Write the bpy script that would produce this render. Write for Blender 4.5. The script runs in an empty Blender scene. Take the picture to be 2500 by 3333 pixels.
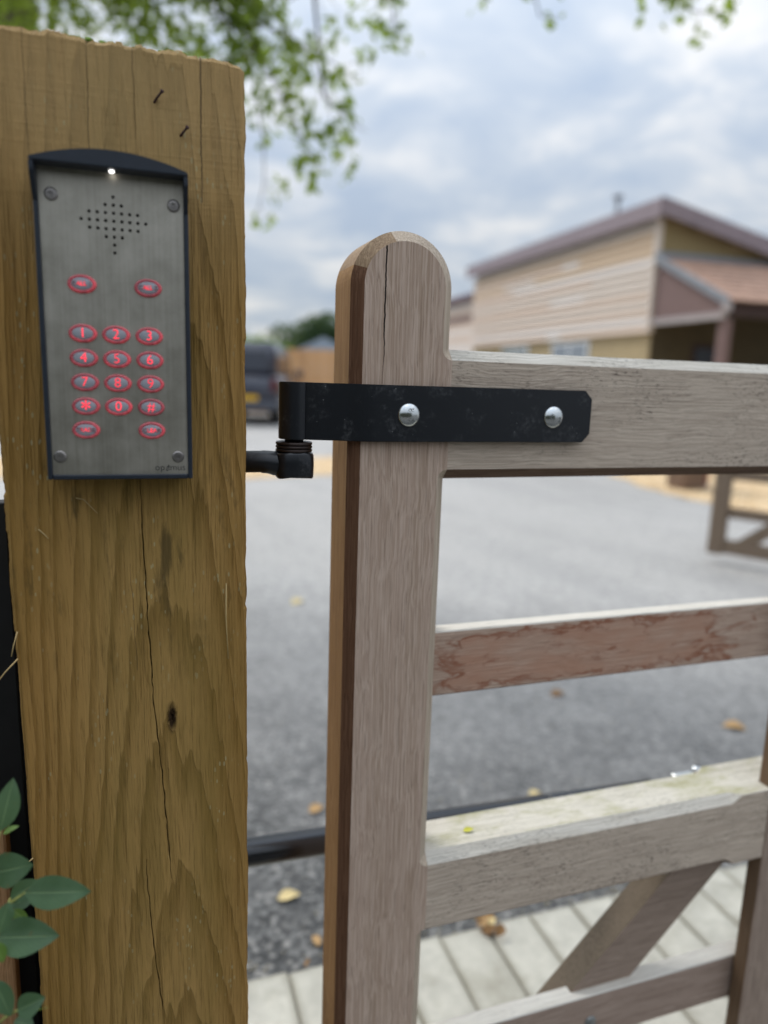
import bpy, bmesh, math, random
import numpy as np
from mathutils import Vector, Matrix

random.seed(7)
RNG = np.random.default_rng(11)
SC = bpy.context.scene
COL = SC.collection
H = 1.12                      # camera height above the drive
YAW_G = math.radians(18.934)  # heading of the gate leaf
YAW_P = math.radians(17.321)  # heading of the post face

# ------------------------------------------------------------------ camera
pitch, roll = math.radians(10.581), math.radians(1.862)
fw = Vector((0, math.cos(pitch), -math.sin(pitch)))
rt0 = Vector((1, 0, 0)); up0 = rt0.cross(fw)
rt = rt0 * math.cos(roll) + up0 * math.sin(roll)
up = -rt0 * math.sin(roll) + up0 * math.cos(roll)
cam_d = bpy.data.cameras.new('camera'); cam = bpy.data.objects.new('camera', cam_d); COL.objects.link(cam)
M = Matrix.Identity(4)
for i in range(3):
    M[i][0] = rt[i]; M[i][1] = up[i]; M[i][2] = -fw[i]
M[2][3] = H
cam.matrix_world = M
cam_d.sensor_fit = 'VERTICAL'; cam_d.lens = 24; cam_d.sensor_height = 24 * 3333 / 2315.5
cam_d.sensor_width = cam_d.sensor_height * 2500 / 3333
cam_d.clip_start = 0.02; cam_d.clip_end = 2000
cam_d.dof.use_dof = True; cam_d.dof.focus_distance = 0.603; cam_d.dof.aperture_fstop = 2.4
cam_d.dof.aperture_blades = 0
SC.camera = cam

# ------------------------------------------------------------------ sky and sun
SUN_EL, SUN_AZ = math.radians(50), math.radians(-48)      # azimuth from +Y towards +X
world = bpy.data.worlds.new('World'); SC.world = world; world.use_nodes = True
wn = world.node_tree; wn.nodes.clear()
def wnode(t, **k):
    n = wn.nodes.new(t)
    for a, b in k.items(): setattr(n, a, b)
    return n
def wl(a, b): wn.links.new(a, b)
w_out = wnode('ShaderNodeOutputWorld'); w_bg = wnode('ShaderNodeBackground'); w_bg.inputs['Strength'].default_value = 0.1
w_sky = wnode('ShaderNodeTexSky', sky_type='NISHITA', sun_disc=False, sun_elevation=SUN_EL, sun_rotation=SUN_AZ)
w_sky.air_density = 1.0; w_sky.dust_density = 1.5; w_sky.ozone_density = 1.0
w_geo = wnode('ShaderNodeTexCoord'); w_sep = wnode('ShaderNodeSeparateXYZ'); wl(w_geo.outputs['Generated'], w_sep.inputs[0])
w_abs = wnode('ShaderNodeMath', operation='ABSOLUTE'); wl(w_sep.outputs['Z'], w_abs.inputs[0])
w_add = wnode('ShaderNodeMath', operation='ADD'); wl(w_abs.outputs[0], w_add.inputs[0]); w_add.inputs[1].default_value = 0.16
w_dx = wnode('ShaderNodeMath', operation='DIVIDE'); wl(w_sep.outputs['X'], w_dx.inputs[0]); wl(w_add.outputs[0], w_dx.inputs[1])
w_dy = wnode('ShaderNodeMath', operation='DIVIDE'); wl(w_sep.outputs['Y'], w_dy.inputs[0]); wl(w_add.outputs[0], w_dy.inputs[1])
w_cmb = wnode('ShaderNodeCombineXYZ'); wl(w_dx.outputs[0], w_cmb.inputs[0]); wl(w_dy.outputs[0], w_cmb.inputs[1])
w_n1 = wnode('ShaderNodeTexNoise'); w_n1.inputs['Scale'].default_value = 2.1; w_n1.inputs['Detail'].default_value = 8; w_n1.inputs['Roughness'].default_value = .6
w_n1.inputs['Distortion'].default_value = 0.35
wl(w_cmb.outputs[0], w_n1.inputs['Vector'])
w_rmp = wnode('ShaderNodeValToRGB'); wl(w_n1.outputs['Fac'], w_rmp.inputs['Fac'])
w_rmp.color_ramp.elements[0].position = .35; w_rmp.color_ramp.elements[0].color = (4.3, 5.1, 6.3, 1)
w_rmp.color_ramp.elements[1].position = .64; w_rmp.color_ramp.elements[1].color = (8.0, 8.05, 8.1, 1)
_e = w_rmp.color_ramp.elements.new(.5); _e.color = (5.5, 6.1, 6.9, 1)
w_mix = wnode('ShaderNodeMix', data_type='RGBA')
w_mix.inputs[0].default_value = .88
wl(w_sky.outputs[0], w_mix.inputs[6]); wl(w_rmp.outputs[0], w_mix.inputs[7])
# an overcast dome is brighter overhead than near the horizon
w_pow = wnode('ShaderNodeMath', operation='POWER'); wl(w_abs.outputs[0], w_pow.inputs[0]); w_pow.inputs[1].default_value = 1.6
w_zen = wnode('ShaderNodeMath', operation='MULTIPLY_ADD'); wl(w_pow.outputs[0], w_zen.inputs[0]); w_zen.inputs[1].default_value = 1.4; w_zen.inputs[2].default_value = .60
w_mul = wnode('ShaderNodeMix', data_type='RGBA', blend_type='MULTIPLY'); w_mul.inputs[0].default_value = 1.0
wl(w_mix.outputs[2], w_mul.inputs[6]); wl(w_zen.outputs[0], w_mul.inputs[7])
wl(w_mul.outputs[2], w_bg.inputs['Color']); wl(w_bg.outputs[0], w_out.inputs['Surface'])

sun_d = bpy.data.lights.new('sun', 'SUN'); sun_d.energy = 1.5; sun_d.angle = math.radians(20); sun_d.color = (1, .96, .9)
sun = bpy.data.objects.new('sun', sun_d); COL.objects.link(sun)
sdir = Vector((math.sin(SUN_AZ) * math.cos(SUN_EL), math.cos(SUN_AZ) * math.cos(SUN_EL), math.sin(SUN_EL)))
sun.rotation_euler = sdir.to_track_quat('Z', 'Y').to_euler(); sun.location = (3, 4, 8)

SC.view_settings.view_transform = 'Standard'; SC.view_settings.look = 'None'
SC.view_settings.exposure = 0.62; SC.view_settings.gamma = 1.0; SC.view_settings.use_curve_mapping = False
SC.cycles.max_bounces = 8; SC.cycles.sample_clamp_indirect = 6; SC.cycles.use_denoising = True

# ------------------------------------------------------------------ node helpers
def srgb(h):
    v = [int(h[i:i + 2], 16) / 255 for i in (0, 2, 4)]
    return tuple(c / 12.92 if c <= .04045 else ((c + .055) / 1.055) ** 2.4 for c in v) + (1,)

class NT:
    def __init__(s, name):
        s.m = bpy.data.materials.new(name); s.m.use_nodes = True; s.t = s.m.node_tree; s.t.nodes.clear()
        s.out = s.n('ShaderNodeOutputMaterial')
    def n(s, t, ins=None, **k):
        nd = s.t.nodes.new(t)
        for a, b in k.items(): setattr(nd, a, b)
        for a, b in (ins or {}).items(): s.set(nd.inputs[a], b)
        return nd
    def set(s, sock, v):
        if hasattr(v, 'is_linked') and hasattr(v, 'node'): s.t.links.new(v, sock)
        else: sock.default_value = v
    def math(s, op, a, b=0.0, c=0.0, clamp=False):
        nd = s.n('ShaderNodeMath', operation=op, use_clamp=clamp)
        s.set(nd.inputs[0], a); s.set(nd.inputs[1], b); s.set(nd.inputs[2], c); return nd.outputs[0]
    def coord(s, which='Object'): return s.n('ShaderNodeTexCoord').outputs[which]
    def sep(s, v):
        nd = s.n('ShaderNodeSeparateXYZ', {0: v}); return nd.outputs[0], nd.outputs[1], nd.outputs[2]
    def comb(s, x, y, z): return s.n('ShaderNodeCombineXYZ', {0: x, 1: y, 2: z}).outputs[0]
    def vmul(s, v, w):
        nd = s.n('ShaderNodeVectorMath', operation='MULTIPLY'); s.set(nd.inputs[0], v); s.set(nd.inputs[1], w); return nd.outputs[0]
    def vadd(s, v, w):
        nd = s.n('ShaderNodeVectorMath', operation='ADD'); s.set(nd.inputs[0], v); s.set(nd.inputs[1], w); return nd.outputs[0]
    def noise(s, v, scale=1, detail=3, rough=.5, dist=0.0):
        nd = s.n('ShaderNodeTexNoise', {'Vector': v, 'Scale': scale, 'Detail': detail, 'Roughness': rough, 'Distortion': dist}); return nd.outputs['Fac']
    def vor(s, v, scale=1, out='Distance', feature='F1'):
        nd = s.n('ShaderNodeTexVoronoi', {'Vector': v, 'Scale': scale}, feature=feature); return nd.outputs[out]
    def ramp(s, f, stops, interp='LINEAR'):
        nd = s.n('ShaderNodeValToRGB', {'Fac': f}); r = nd.color_ramp; r.interpolation = interp
        while len(r.elements) < len(stops): r.elements.new(.5)
        for e, (p, c) in zip(r.elements, stops):
            e.position = p; e.color = c if hasattr(c, '__len__') else (c, c, c, 1)
        return nd.outputs['Color']
    def rng(s, f, a, b, c=0.0, d=1.0):
        nd = s.n('ShaderNodeMapRange', {0: f, 1: a, 2: b, 3: c, 4: d}, clamp=True); return nd.outputs[0]
    def mix(s, f, a, b, blend='MIX'):
        nd = s.n('ShaderNodeMix', data_type='RGBA', blend_type=blend)
        s.set(nd.inputs[0], f); s.set(nd.inputs[6], a); s.set(nd.inputs[7], b); return nd.outputs[2]
    def bump(s, h, strength=.5, dist=.001, normal=None):
        nd = s.n('ShaderNodeBump', {'Height': h, 'Strength': strength, 'Distance': dist})
        if normal is not None: s.set(nd.inputs['Normal'], normal)
        return nd.outputs[0]
    def bsdf(s, **k):
        nd = s.n('ShaderNodeBsdfPrincipled')
        names = dict(color='Base Color', rough='Roughness', metal='Metallic', normal='Normal', spec='Specular IOR Level', emit='Emission Color',
                     estr='Emission Strength', trans='Transmission Weight', aniso='Anisotropic', coat='Coat Weight', ior='IOR', sss='Subsurface Weight')
        for a, b in k.items(): s.set(nd.inputs[names[a]], b)
        s.t.links.new(nd.outputs[0], s.out.inputs['Surface']); s.last = nd
        return s.m

def simple(name, col, rough=.6, metal=0.0, spec=.5, var=.25, scale=30., bump=.15, bdist=.0006):
    t = NT(name); v = t.coord()
    f = t.noise(v, scale, 4, .6)
    c = t.mix(t.rng(f, .3, .7), tuple(x * (1 - var) for x in col[:3]) + (1,), tuple(min(1, x * (1 + var)) for x in col[:3]) + (1,))
    return t.bsdf(color=c, rough=rough, metal=metal, spec=spec, normal=t.bump(t.noise(v, scale * 9, 3), bump, bdist))

def grain_coord(t, axis):
    x, y, z = t.sep(t.coord())
    return {'Z': (x, y, z), 'X': (y, z, x), 'Y': (x, z, y)}[axis]

def gate_wood(name, axis, dark, mid, light, curly=0.0, algae=None, stain=False, crack=None, pale=0.0, warm=(1.0, .89, .81, 1)):
    """weathered hardwood: fine pores along the grain, broad soft bands"""
    t = NT(name); a, b, g = grain_coord(t, axis)
    warp = t.math('MULTIPLY', t.math('SUBTRACT', t.noise(t.comb(t.math('MULTIPLY', a, 9), t.math('MULTIPLY', b, 9), t.math('MULTIPLY', g, 6.5)), 1, 3, .55), .5), .016)
    a2 = t.math('ADD', a, warp); b2 = t.math('ADD', b, warp)
    band = t.noise(t.comb(t.math('MULTIPLY', a2, 48), t.math('MULTIPLY', b2, 48), t.math('MULTIPLY', g, 1.6)), 1, 6, .72)
    pore = t.noise(t.comb(t.math('MULTIPLY', a2, 900), t.math('MULTIPLY', b2, 900), t.math('MULTIPLY', g, 20)), 1, 3, .62)
    fib = t.noise(t.comb(t.math('MULTIPLY', a2, 640), t.math('MULTIPLY', b2, 640), t.math('MULTIPLY', g, 11)), 1, 2, .5)
    blot = t.noise(t.comb(t.math('MULTIPLY', a, 14), t.math('MULTIPLY', b, 14), t.math('MULTIPLY', g, 8)), 1, 4, .6)
    col = t.mix(t.rng(band, .2, .72), dark, mid)
    col = t.mix(t.math('MULTIPLY', t.rng(fib, .40, .68), .85), col, light)
    col = t.mix(t.math('MULTIPLY', t.rng(pore, .54, .70), .46), col, tuple(c * .38 for c in dark[:3]) + (1,))
    col = t.mix(t.math('MULTIPLY', t.rng(blot, .5, .8), .28), col, tuple(c * .72 for c in mid[:3]) + (1,))
    h = t.math('ADD', t.math('MULTIPLY', pore, -1.0), t.math('MULTIPLY', fib, 1.3))
    if curly:
        cur = t.noise(t.comb(t.math('MULTIPLY', a2, 420), t.math('MULTIPLY', b2, 420), t.math('MULTIPLY', g, 150)), 1, 3, .65)
        zone = t.rng(blot, .38, .6)
        k = t.math('MULTIPLY', t.math('MULTIPLY', t.rng(cur, .53, .66), zone), curly)
        col = t.mix(k, col, tuple(c * .3 for c in dark[:3]) + (1,))
        h = t.math('ADD', h, t.math('MULTIPLY', k, -1.2))
    if pale:
        col = t.mix(t.math('MULTIPLY', t.rng(band, .35, .65), pale), col, (.62, .6, .56, 1))
    if algae:
        an = t.noise(t.comb(t.math('MULTIPLY', a, 30), t.math('MULTIPLY', b, 30), t.math('MULTIPLY', g, 16)), 1, 5, .65)
        col = t.mix(t.math('MULTIPLY', t.rng(an, .46, .66), .75), col, algae)
    if stain:
        x, y, z = t.sep(t.coord())
        sn = t.noise(t.comb(t.math('MULTIPLY', x, 24), 0.0, t.math('MULTIPLY', z, 60)), 1, 5, .62, .8)
        pn = t.noise(t.comb(t.math('MULTIPLY', x, 15), 3.0, t.math('MULTIPLY', z, 40)), 1, 4, .6)
        f1 = t.math('MINIMUM', t.math('MULTIPLY', t.math('SUBTRACT', x, .052), 22.0), t.math('MULTIPLY', t.math('SUBTRACT', .452, x), 14.0))
        f2 = t.math('MINIMUM', t.math('MULTIPLY', t.math('SUBTRACT', .861, z), 75.0), t.math('MULTIPLY', t.math('SUBTRACT', z, .7945), 75.0))
        f = t.math('ADD', t.math('MINIMUM', t.math('MINIMUM', f1, f2), 1.1), t.math('MULTIPLY', t.math('SUBTRACT', sn, .56), 4.2))
        fill = t.math('MULTIPLY', t.rng(f, -.1, .5), t.rng(pn, .34, .62, .35, 1.0))
        edge = t.math('SUBTRACT', 1.0, t.rng(t.math('ABSOLUTE', t.math('SUBTRACT', f, .12)), .05, .38))
        col = t.mix(t.math('MULTIPLY', fill, .7), col, srgb('b28a74'))
        col = t.mix(t.math('MULTIPLY', edge, t.rng(pn, .36, .55, .25, .85)), col, srgb('8e5c44'))
    if crack:                                   # (u0, slope, z_low, z_high, half width) in the part's own coordinates
        cx, sl, z0, z1, hw = crack
        x, y, z = t.sep(t.coord())
        wob = t.math('MULTIPLY', t.math('SUBTRACT', t.noise(t.comb(0.0, 0.0, t.math('MULTIPLY', z, 45)), 1, 4, .6), .5), .0045)
        d = t.math('ABSOLUTE', t.math('SUBTRACT', t.math('ADD', x, wob), t.math('ADD', t.math('MULTIPLY', z, sl), cx)))
        wd = t.math('MULTIPLY', t.rng(z, z0, z0 + .05), hw)
        line = t.math('MULTIPLY', t.math('LESS_THAN', d, wd), t.math('LESS_THAN', z, z1))
        col = t.mix(line, col, (.012, .009, .007, 1)); h = t.math('ADD', h, t.math('MULTIPLY', line, -3.0))
    col = t.mix(1.0, col, warm, 'MULTIPLY')
    return t.bsdf(color=col, rough=.82, spec=.25, normal=t.bump(h, .6, .0007))

def post_wood(name):
    """green-brown pressure treated softwood with cathedral rings, knot and sawn fibres"""
    t = NT(name); x, y, z = t.sep(t.coord())
    wv = t.math('MULTIPLY', t.math('SUBTRACT', t.noise(t.comb(t.math('MULTIPLY', x, 14), t.math('MULTIPLY', y, 14), t.math('MULTIPLY', z, 3.2)), 1, 3, .5), .5), .013)
    fine = t.math('MULTIPLY', t.math('SUBTRACT', t.noise(t.comb(t.math('MULTIPLY', x, 160), t.math('MULTIPLY', y, 160), t.math('MULTIPLY', z, 6)), 1, 2, .5), .5), .0009)
    xx = t.math('SUBTRACT', t.math('ADD', x, wv), t.math('ADD', .028, t.math('MULTIPLY', t.math('SUBTRACT', z, .75), -.02)))
    dep = t.math('ADD', t.math('ADD', y, .125), t.math('MULTIPLY', t.math('SUBTRACT', z, .6), .042))
    r = t.math('SQRT', t.math('ADD', t.math('MULTIPLY', xx, xx), t.math('MULTIPLY', dep, dep)))
    r = t.math('ADD', r, fine)
    ph = t.math('FRACT', t.math('MULTIPLY', r, 1 / .0056))
    late = t.ramp(ph, [(0, 0.0), (.55, .25), (.9, 1.0), (.97, .85), (1, 0.0)])
    sawf = t.noise(t.comb(t.math('MULTIPLY', x, 640), t.math('MULTIPLY', y, 640), t.math('MULTIPLY', z, 26)), 1, 4, .7)
    fib = t.noise(t.comb(t.math('MULTIPLY', x, 150), t.math('MULTIPLY', y, 150), t.math('MULTIPLY', z, 4)), 1, 3, .6)
    col = t.mix(late, srgb('b48f54'), srgb('8b6c38'))
    col = t.mix(t.math('MULTIPLY', t.rng(fib, .45, .75), .38), col, srgb('bf9656'))
    col = t.mix(t.math('MULTIPLY', t.rng(sawf, .52, .70), .55), col, srgb('4a3614'))
    # orange heart towards the edges, green tint in the middle, bleached head of the post
    gm = t.noise(t.comb(t.math('MULTIPLY', x, 11), t.math('MULTIPLY', y, 11), t.math('MULTIPLY', z, 3.2)), 1, 4, .6)
    col = t.mix(t.math('MULTIPLY', t.rng(gm, .42, .66), .55), col, srgb('7c682e'))
    edge = t.rng(t.math('ABSOLUTE', t.math('ADD', x, -.01)), .03, .085)
    col = t.mix(t.math('MULTIPLY', edge, .35), col, srgb('9c6c2e'))
    head = t.math('MULTIPLY', t.rng(z, 1.17, 1.30), .55)
    col = t.mix(head, col, srgb('c0a272'))
    # dark water stains with their own outline below the keypad
    st = t.noise(t.comb(t.math('MULTIPLY', x, 62), t.math('MULTIPLY', y, 30), t.math('MULTIPLY', z, 13)), 1, 5, .62)
    zone = t.math('MULTIPLY', t.rng(z, .85, .93), t.math('SUBTRACT', 1.0, t.rng(z, 1.04, 1.1)))
    col = t.mix(t.math('MULTIPLY', t.math('MULTIPLY', t.rng(st, .56, .68), zone), .7), col, srgb('453a20'))
    sp = t.noise(t.comb(t.math('MULTIPLY', x, 30), t.math('MULTIPLY', y, 30), t.math('MULTIPLY', z, 14)), 1, 6, .7)
    col = t.mix(t.math('MULTIPLY', t.rng(sp, .6, .75), .4), col, srgb('5d4e28'))
    # pale flecks of lichen and raised fibres
    fl = t.vor(t.comb(t.math('MULTIPLY', x, 240), t.math('MULTIPLY', y, 240), t.math('MULTIPLY', z, 90)), 1)
    fl2 = t.noise(t.comb(t.math('MULTIPLY', x, 36), t.math('MULTIPLY', y, 36), t.math('MULTIPLY', z, 9)), 1, 3)
    col = t.mix(t.math('MULTIPLY', t.math('MULTIPLY', t.math('LESS_THAN', fl, .2), t.rng(fl2, .53, .63)), .45), col, srgb('b9b48c'))
    # knot
    kx = t.math('MULTIPLY', t.math('SUBTRACT', x, .0257), 1 / .0042); kz = t.math('MULTIPLY', t.math('SUBTRACT', z, .8354), 1 / .014)
    kd = t.math('SQRT', t.math('ADD', t.math('MULTIPLY', kx, kx), t.math('MULTIPLY', kz, kz)))
    kd = t.math('ADD', kd, t.math('MULTIPLY', t.math('SUBTRACT', sawf, .5), .9))
    col = t.mix(t.math('SUBTRACT', 1.0, t.rng(kd, .55, 1.15)), col, srgb('35240f'))
    # hairline shakes
    h = t.math('ADD', t.math('MULTIPLY', sawf, -1.0), t.math('ADD', t.math('MULTIPLY', fib, 1.2), t.math('MULTIPLY', late, -.5)))
    for cx, sl, z0, z1, hw in ((.0562, 0.0, 1.245, 1.36, .0006), (-.022, .012, 1.19, 1.36, .0004), (.011, -.01, 1.21, 1.36, .0003), (-.0605, .0, 1.20, 1.36, .0004), (.0, -.04, .88, .97, .0002)):
        wob = t.math('MULTIPLY', t.math('SUBTRACT', t.noise(t.comb(cx * 90, 0.0, t.math('MULTIPLY', z, 40)), 1, 4, .6), .5), .004)
        d = t.math('ABSOLUTE', t.math('SUBTRACT', t.math('ADD', x, wob), t.math('ADD', t.math('MULTIPLY', z, sl), cx - sl * z0)))
        ln = t.math('MULTIPLY', t.math('LESS_THAN', d, hw), t.math('MULTIPLY', t.math('GREATER_THAN', z, z0), t.math('LESS_THAN', z, z1)))
        col = t.mix(t.math('MULTIPLY', ln, t.rng(fib, .38, .66, .0, .75)), col, (.05, .036, .02, 1)); h = t.math('ADD', h, t.math('MULTIPLY', ln, -1.5))
    # faint cross-cut saw lines near the head
    sl_ = t.noise(t.comb(t.math('MULTIPLY', x, 5), t.math('MULTIPLY', y, 5), t.math('MULTIPLY', z, 330)), 1, 2)
    h = t.math('ADD', h, t.math('MULTIPLY', t.math('MULTIPLY', sl_, t.rng(z, 1.12, 1.25)), .3))
    # inside of the split: fresh dark wood deeper than 1.5 mm
    return t.bsdf(color=col, rough=.8, spec=.25, normal=t.bump(h, 1.0, .0016))

# ------------------------------------------------------------------ mesh helpers
def link(ob, parent=None):
    COL.objects.link(ob)
    if parent is not None: ob.parent = parent
    return ob

def mesh_obj(name, verts, faces, mats, parent=None, smooth=False, fm=None):
    me = bpy.data.meshes.new(name); me.from_pydata([tuple(v) for v in verts], [], [tuple(f) for f in faces])
    mats = mats if isinstance(mats, (list, tuple)) else [mats]
    for m in mats: me.materials.append(m)
    if fm is not None: me.polygons.foreach_set('material_index', fm)
    if smooth: me.polygons.foreach_set('use_smooth', [True] * len(me.polygons))
    me.update()
    return link(bpy.data.objects.new(name, me), parent)

def bm_obj(name, bm, mats, parent=None, smooth=False, recalc=True):
    if recalc: bmesh.ops.recalc_face_normals(bm, faces=bm.faces)
    me = bpy.data.meshes.new(name); bm.to_mesh(me); bm.free()
    mats = mats if isinstance(mats, (list, tuple)) else [mats]
    for m in mats: me.materials.append(m)
    if smooth: me.polygons.foreach_set('use_smooth', [True] * len(me.polygons))
    return link(bpy.data.objects.new(name, me), parent)

def box_bm(bm, lo, hi, bev=0.0, mat=None):
    x0, y0, z0 = lo; x1, y1, z1 = hi
    vs = [bm.verts.new(p) for p in ((x0, y0, z0), (x1, y0, z0), (x1, y1, z0), (x0, y1, z0), (x0, y0, z1), (x1, y0, z1), (x1, y1, z1), (x0, y1, z1))]
    if mat is not None:
        for v in vs: v.co = mat @ v.co
    fs = [bm.faces.new([vs[i] for i in q]) for q in ((0, 3, 2, 1), (4, 5, 6, 7), (0, 1, 5, 4), (1, 2, 6, 5), (2, 3, 7, 6), (3, 0, 4, 7))]
    if bev:
        es = {e for f in fs for e in f.edges}
        bmesh.ops.bevel(bm, geom=list(es), offset=bev, segments=1, affect='EDGES')
    return vs

def box(name, lo, hi, m, parent=None, bev=0.0, mat=None):
    bm = bmesh.new(); box_bm(bm, lo, hi, bev, mat); return bm_obj(name, bm, m, parent)

def lathe_bm(bm, prof, seg=24, mat=None):
    """prof: [(r, z)] turned about z"""
    rings = []
    for r, z in prof:
        if r < 1e-7: rings.append([bm.verts.new((0, 0, z))])
        else: rings.append([bm.verts.new((r * math.cos(2 * math.pi * i / seg), r * math.sin(2 * math.pi * i / seg), z)) for i in range(seg)])
    for A, B in zip(rings, rings[1:]):
        for i in range(seg):
            j = (i + 1) % seg
            if len(A) == 1 and len(B) == 1: continue
            if len(A) == 1: bm.faces.new((A[0], B[i], B[j]))
            elif len(B) == 1: bm.faces.new((A[i], A[j], B[0]))
            else: bm.faces.new((A[i], A[j], B[j], B[i]))
    if mat is not None:
        for ring in rings:
            for v in ring: v.co = mat @ v.co

def lathe(name, prof, m, parent=None, seg=24, mat=None, smooth=True):
    bm = bmesh.new(); lathe_bm(bm, prof, seg, mat); o = bm_obj(name, bm, m, parent, smooth)
    return o

def tube_bm(bm, pts, radii, seg=8, caps=True):
    pts = [Vector(p) for p in pts]; rings = []
    ref = Vector((0, 0, 1))
    for i, p in enumerate(pts):
        d = (pts[min(i + 1, len(pts) - 1)] - pts[max(i - 1, 0)]).normalized()
        a = d.cross(ref)
        if a.length < 1e-3: a = d.cross(Vector((1, 0, 0)))
        a.normalize(); b = d.cross(a)
        r = radii[i] if hasattr(radii, '__len__') else radii
        rings.append([bm.verts.new(p + a * (r * math.cos(2 * math.pi * k / seg)) + b * (r * math.sin(2 * math.pi * k / seg))) for k in range(seg)])
    for A, B in zip(rings, rings[1:]):
        for k in range(seg): bm.faces.new((A[k], A[(k + 1) % seg], B[(k + 1) % seg], B[k]))
    if caps:
        bm.faces.new(rings[0][::-1]); bm.faces.new(rings[-1])

def tube(name, pts, radii, m, parent=None, seg=10, smooth=True):
    bm = bmesh.new(); tube_bm(bm, pts, radii, seg); return bm_obj(name, bm, m, parent, smooth)

def prism(name, poly, y0, y1, m, parent=None, bev=0.0):
    """poly in x,z extruded along y"""
    bm = bmesh.new()
    A = [bm.verts.new((x, y0, z)) for x, z in poly]; B = [bm.verts.new((x, y1, z)) for x, z in poly]
    n = len(poly); bm.faces.new(A); bm.faces.new(B[::-1])
    for i in range(n): bm.faces.new((A[i], B[i], B[(i + 1) % n], A[(i + 1) % n]))
    if bev:
        bmesh.ops.bevel(bm, geom=list(bm.edges), offset=bev, segments=2, affect='EDGES')
    return bm_obj(name, bm, m, parent)

def empty(name, loc, rz=0.0):
    o = bpy.data.objects.new(name, None); o.location = loc; o.rotation_euler = (0, 0, rz); o.empty_display_size = .05
    return link(o)

def tag(o, label, cat=None, group=None, kind=None):
    o['label'] = label
    if cat: o['category'] = cat
    if group: o['group'] = group
    if kind: o['kind'] = kind
    return o

def structure(o, label=None):
    o['kind'] = 'structure'
    if label: o['label'] = label
    return o

def text_mesh(body, size, extrude=.0002, shear=0.0, offset=0.0, align='CENTER', spacing=1.0):
    cu = bpy.data.curves.new('t', 'FONT'); cu.body = body; cu.size = size; cu.extrude = extrude; cu.align_x = align; cu.align_y = 'CENTER'
    cu.shear = shear; cu.offset = offset; cu.space_character = spacing; cu.resolution_u = 3
    ob = bpy.data.objects.new('t', cu); COL.objects.link(ob); bpy.context.view_layer.update()
    me = bpy.data.meshes.new_from_object(ob.evaluated_get(bpy.context.evaluated_depsgraph_get()))
    bpy.data.objects.remove(ob); bpy.data.curves.remove(cu)
    me.transform(Matrix.Rotation(math.pi / 2, 4, 'X'))      # now stands in x,z and faces -y
    return me

# ------------------------------------------------------------------ ground
def ground_mat():
    t = NT('worn tarmac'); v = t.coord(); x, y, z = t.sep(v)
    big = t.noise(v, .35, 5, .6); mid = t.noise(v, 4, 5, .65)
    st = t.n('ShaderNodeTexVoronoi', {'Vector': v, 'Scale': 85.0}); sc = st.outputs['Color']; sd = st.outputs['Distance']
    st2 = t.noise(v, 210, 3, .6)
    grey = t.sep(sc)[0]
    col = t.ramp(grey, [(0, (.028, .029, .029, 1)), (.5, (.08, .081, .079, 1)), (.85, (.18, .18, .172, 1)), (1, (.27, .26, .24, 1))])
    gap = t.rng(sd, .35, .75)
    col = t.mix(t.math('MULTIPLY', gap, .6), col, (.03, .03, .029, 1))
    # paler with distance: near tree shade and far sky sheen put into the colour
    far_light = t.math('ADD', t.rng(y, 1.1, 3.9), t.math('MULTIPLY', t.math('SUBTRACT', mid, .5), .7), clamp=True)
    far_light = t.math('ADD', far_light, t.math('MULTIPLY', t.math('SUBTRACT', big, .5), .8), clamp=True)
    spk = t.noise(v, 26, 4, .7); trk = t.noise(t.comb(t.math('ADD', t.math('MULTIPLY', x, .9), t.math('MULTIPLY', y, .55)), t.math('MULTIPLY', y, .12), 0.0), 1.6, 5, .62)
    far_col = t.mix(t.rng(spk, .36, .64), (.30, .292, .278, 1), (.54, .52, .49, 1))
    far_col = t.mix(t.math('MULTIPLY', t.rng(trk, .5, .68), .45), far_col, (.24, .238, .235, 1))
    col = t.mix(t.math('MULTIPLY', far_light, .85), col, far_col)
    h = t.math('ADD', t.math('MULTIPLY', sd, -1.0), t.math('MULTIPLY', st2, .5))
    return t.bsdf(color=col, rough=.7, spec=.4, normal=t.bump(h, .7, .006))
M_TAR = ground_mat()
bm_ = bmesh.new()
vs = [bm_.verts.new(p) for p in ((-400, -120, 0), (400, -120, 0), (400, 700, 0), (-400, 700, 0))]; bm_.faces.new(vs)
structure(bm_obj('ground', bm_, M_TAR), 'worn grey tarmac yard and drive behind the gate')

def gravel_mat():
    t = NT('buff gravel'); v = t.coord()
    st = t.n('ShaderNodeTexVoronoi', {'Vector': v, 'Scale': 38.0}); k = t.sep(st.outputs['Color'])[0]
    col = t.ramp(k, [(0, srgb('8a6b48')), (.5, srgb('c9a97c')), (1, srgb('e6d3b0'))])
    return t.bsdf(color=col, rough=.85, normal=t.bump(t.math('MULTIPLY', st.outputs['Distance'], -1.0), .9, .015))
M_GRAV = gravel_mat()
def patch(name, pts, z, m, label):
    bm = bmesh.new(); P = []
    n = len(pts)
    for i in range(n):
        a, b = Vector(pts[i]), Vector(pts[(i + 1) % n])
        for k in range(6):
            p = a.lerp(b, k / 6); j = .06 if k else 0
            P.append((p.x + random.uniform(-j, j), p.y + random.uniform(-j, j), z))
    bm.faces.new([bm.verts.new(p) for p in P]); bmesh.ops.triangulate(bm, faces=bm.faces[:])
    o = bm_obj(name, bm, m); structure(o, label); return o
patch('gravel_bed', [(-6, 6.7), (-1.5, 7.65), (-.2, 8.6), (-.4, 10.4), (-1.85, 9.4), (-6, 8.6)], .006, M_GRAV, 'buff gravel bed across the yard beyond the hinge')
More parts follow.
